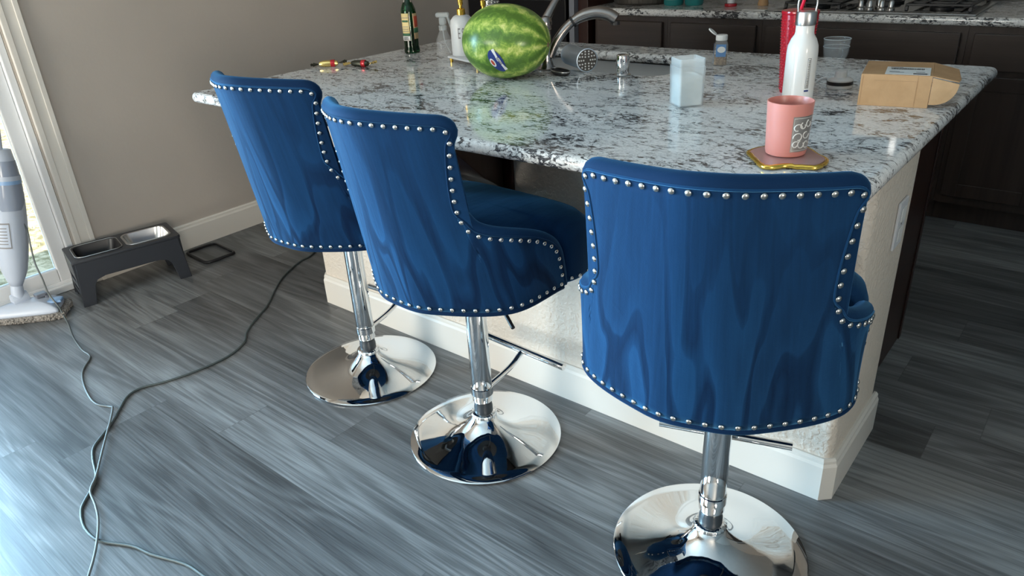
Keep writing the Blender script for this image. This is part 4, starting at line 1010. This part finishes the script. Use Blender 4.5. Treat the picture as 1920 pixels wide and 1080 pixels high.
# tank window and label on the side facing the room
def on_body(f, a, off=0.):
    rsm = [(.05, .022), (.10, .034), (.16, .046), (.25, .054), (.38, .062), (.52, .066), (.66, .066), (.80, .060), (.92, .050), (1., .040)]
    for (f0, r0), (f1, r1) in zip(rsm, rsm[1:]):
        if f0 <= f <= f1: r = r0 + (r1 - r0) * (f - f0) / (f1 - f0)
    t = axd.normalized(); e1 = Vector((1, 0, 0)); e2 = t.cross(e1)
    return along_ax(f) + (e1 * math.cos(a) + e2 * math.sin(a)) * (r + off)
def body_patch(name, f0, f1, a_0, a_1, m, off, parent, shape=None, n=10):
    bm = bmesh.new(); g = [[bm.verts.new(on_body(f0 + (f1 - f0) * j / n, (a_0 + (a_1 - a_0) * i / n) * (shape(j / n) if shape else 1), off)) for i in range(n + 1)] for j in range(n + 1)]
    for j in range(n):
        for i in range(n): bm.faces.new((g[j][i], g[j][i + 1], g[j + 1][i + 1], g[j + 1][i]))
    return from_bm(name, bm, m, parent, True, fix=False)
body_patch('water_tank', .60, .93, -1.5, 1.5, 'tankwin', .0015, mp_, lambda j: .35 + .65 * min(1, j * 2.5))
body_patch('tank_band', .80, .83, -1.5, 1.5, 'moppl', .003, mp_)
body_patch('blue_accent', .775, .80, -1.5, 1.5, 'bluepl', .0028, mp_)
lbm = body_patch('rating_label', .34, .52, -1.15, -.25, 'inkg', .0008, mp_); body_patch('label_face', .35, .51, -1.10, -.30, 'moppl', .0014, mp_)
for k_ in range(6): body_patch('label_line', .37 + k_ * .022, .377 + k_ * .022, -1.0, -.42, 'inkg', .0019, mp_)
tube('mop_handle', [along_ax(.98), along_ax(1.3), along_ax(1.7)], .014, 'moppl', mp_, 16)
boxes('foot_pedal', [((-.012, .035, .075), (.026, .078, .090)), ((.010, .066, .060), (.026, .080, .088))], 'greypl', mp_, bevel=.004)

# pet feeder
fd = thing('pet_feeder', 'raised charcoal pet feeder with two steel bowls against the wall by the door', 'pet feeder', (-2.855, -.617, 0), math.atan2(.427, .095) )
# local x along its length, local y towards the wall
Lf, Df, Hf = .437, .215, .205
def feeder_front(y0, y1):
    prof = [(-.005, 0), (.045, 0), (.062, .085), (.075, .105), (.11, .115), (Lf - .11, .115), (Lf - .075, .105), (Lf - .062, .085), (Lf - .045, 0), (Lf + .005, 0), (Lf + .0, .06), (Lf - .012, Hf - .012), (.012, Hf - .012), (.0, .06)]
    bm = bmesh.new(); a = [bm.verts.new((x, y0, z)) for x, z in prof]; c = [bm.verts.new((x, y1, z)) for x, z in prof]
    bm.faces.new(a); bm.faces.new(c[::-1]); n = len(prof)
    for i in range(n): bm.faces.new((a[i], c[i], c[(i + 1) % n], a[(i + 1) % n]))
    return bm
mods(from_bm('front_panel', feeder_front(0, .010), 'feeder', fd, False), .002); mods(from_bm('rear_panel', feeder_front(Df - .010, Df), 'feeder', fd, False), .002)
for x0, x1 in ((.001, .012), (Lf - .012, Lf - .001)):
    boxes('side_panel', [((x0, .011, .0), (x1, .045, Hf - .013)), ((x0, Df - .045, 0), (x1, Df - .011, Hf - .013)), ((x0, .045, .115), (x1, Df - .045, Hf - .013)), ((x0, .045, .07), (x1, Df - .045, .088)), ((x0, .045, .03), (x1, Df - .045, .045))], 'feeder', fd, bevel=.002)
holes = [rrect(.030, .030, .205, Df - .030, .03), rrect(.232, .030, .407, Df - .030, .03)]
curve_slab('top_frame', [rrect(.0, -.004, Lf, Df + .004, .012, 4), holes[0][::-1], holes[1][::-1]], Hf - .0115, Hf, .002, 'feeder', fd)
def bowl(x0, m, food, nm):
    def ring(bm, k_, z, r): return [bm.verts.new((x, y, z)) for x, y in rrect(x0 + k_, .030 + k_, x0 + .175 - k_, Df - .030 - k_, r)]
    bm = bmesh.new(); rr = [ring(bm, -.006, Hf + .0005, .034), ring(bm, -.004, Hf + .003, .032), ring(bm, .003, Hf + .002, .03), ring(bm, .008, Hf - .02, .03), ring(bm, .016, Hf - .045, .03), ring(bm, .03, Hf - .05, .025)]
    for a, c in zip(rr, rr[1:]):
        for i in range(len(a)): bm.faces.new((a[i], a[(i + 1) % len(a)], c[(i + 1) % len(a)], c[i]))
    bm.faces.new(rr[-1]); o = from_bm(nm, bm, m, fd, True); autosmooth(o, .6); return o
b1 = bowl(.030, 'black', False, 'water_bowl'); b1['label'] = 'black bowl'
tube('bowl_rim', [(x, y, Hf + .003) for x, y in rrect(.025, .025, .21, Df - .025, .033)], .0018, 'steel', b1, 6, closed=True)
b2 = bowl(.232, 'steel', True, 'food_bowl'); b2['label'] = 'steel bowl with food scraps'
bm = bmesh.new(); random.seed(9)
for i in range(150):
    x, y = random.uniform(.27, .375), random.uniform(.065, Df - .065); x = x + (.375 - x) * random.random() * .5
    bmesh.ops.create_icosphere(bm, subdivisions=1, radius=random.uniform(.002, .006), matrix=Matrix.Translation((x, y, Hf - .046)))
o = from_bm('food_scraps', bm, 'food', b2, False, fix=False); o['kind'] = 'stuff'
# black rounded frame lying on the floor
ringp = [(-3.052, -.03), (-3.02, .068), (-2.826, .075), (-2.828, -.095)]
cx, cy = -2.925, .005
rp = [(x * 1.0, y * 1.0) for x, y in rrect(-.105, -.075, .105, .075, .025, 5)]
rg = tube('rubber_ring', [(x * math.cos(-.05) - y * math.sin(-.05), x * math.sin(-.05) + y * math.cos(-.05), .0062) for x, y in rp], .006, 'black', None, 8, closed=True, sx=1.3)
rg.location = (cx, cy, 0); tag(rg, 'black rounded rectangular rubber ring lying flat on the floor right of the pet feeder', 'rubber ring')

# cables
cordP = [(-2.62, .42), (-2.52, .33), (-2.468, 0.254), (-2.453, 0.176), (-2.377, 0.035), (-2.29, -0.067), (-2.189, -0.176), (-2.128, -0.271), (-2.062, -0.352), (-2.004, -0.399), (-1.964, -0.494), (-1.969, -0.612), (-1.995, -0.712), (-2.029, -0.78), (-2.02, -0.833), (-1.966, -0.886), (-1.912, -0.934), (-1.865, -0.989), (-1.825, -1.032), (-1.768, -1.058), (-1.694, -1.082), (-1.654, -1.103), (-1.612, -1.143), (-1.575, -1.173), (-1.515, -1.194), (-1.459, -1.2), (-1.408, -1.192), (-1.326, -1.152), (-1.259, -1.136), (-1.161, -1.102), (-1.089, -1.094), (-1.019, -1.086), (-.94, -1.12), (-.86, -1.22), (-.84, -1.4), (-.95, -1.62), (-1.1, -1.9), (-1.3, -2.4)]
cordQ = [(-2.745, -0.731), (-2.62, -.765), (-2.486, -0.788), (-2.403, -0.793), (-2.329, -0.85), (-2.246, -0.885), (-2.134, -0.913), (-2.059, -0.919), (-2.007, -0.899), (-1.978, -0.902), (-1.916, -0.937), (-1.861, -0.972), (-1.797, -1.012), (-1.737, -1.049), (-1.671, -1.09), (-1.621, -1.127), (-1.551, -1.144), (-1.488, -1.164), (-1.42, -1.196), (-1.361, -1.23), (-1.316, -1.261), (-1.278, -1.294), (-1.22, -1.35), (-1.2, -1.45), (-1.26, -1.62), (-1.45, -1.85), (-1.7, -2.2), (-1.9, -2.8)]
cp_ = tube('extension_cord', cat([(x, y, .0042) for x, y in cordP], 4), .004, 'wire', None, 8); tag(cp_, 'dark grey extension cord curving across the floor from behind the stools', 'cord')
q0 = [(-2.95, -0.703, 0.391), (-2.95, -0.699, 0.354), (-2.94, -0.71, 0.293), (-2.93, -0.719, 0.225), (-2.91, -0.719, 0.164), (-2.9, -0.719, 0.096), (-2.86, -0.712, 0.045), (-2.81, -.718, .012)]
cq = tube('power_cord', cat(q0 + [(x, y, .0036 if (i < 9 or i > 20) else .0118) for i, (x, y) in enumerate(cordQ)], 4), .0034, 'wire2', None, 8); tag(cq, 'thin grey power cord hanging from the steam mop and running along the floor', 'cord')
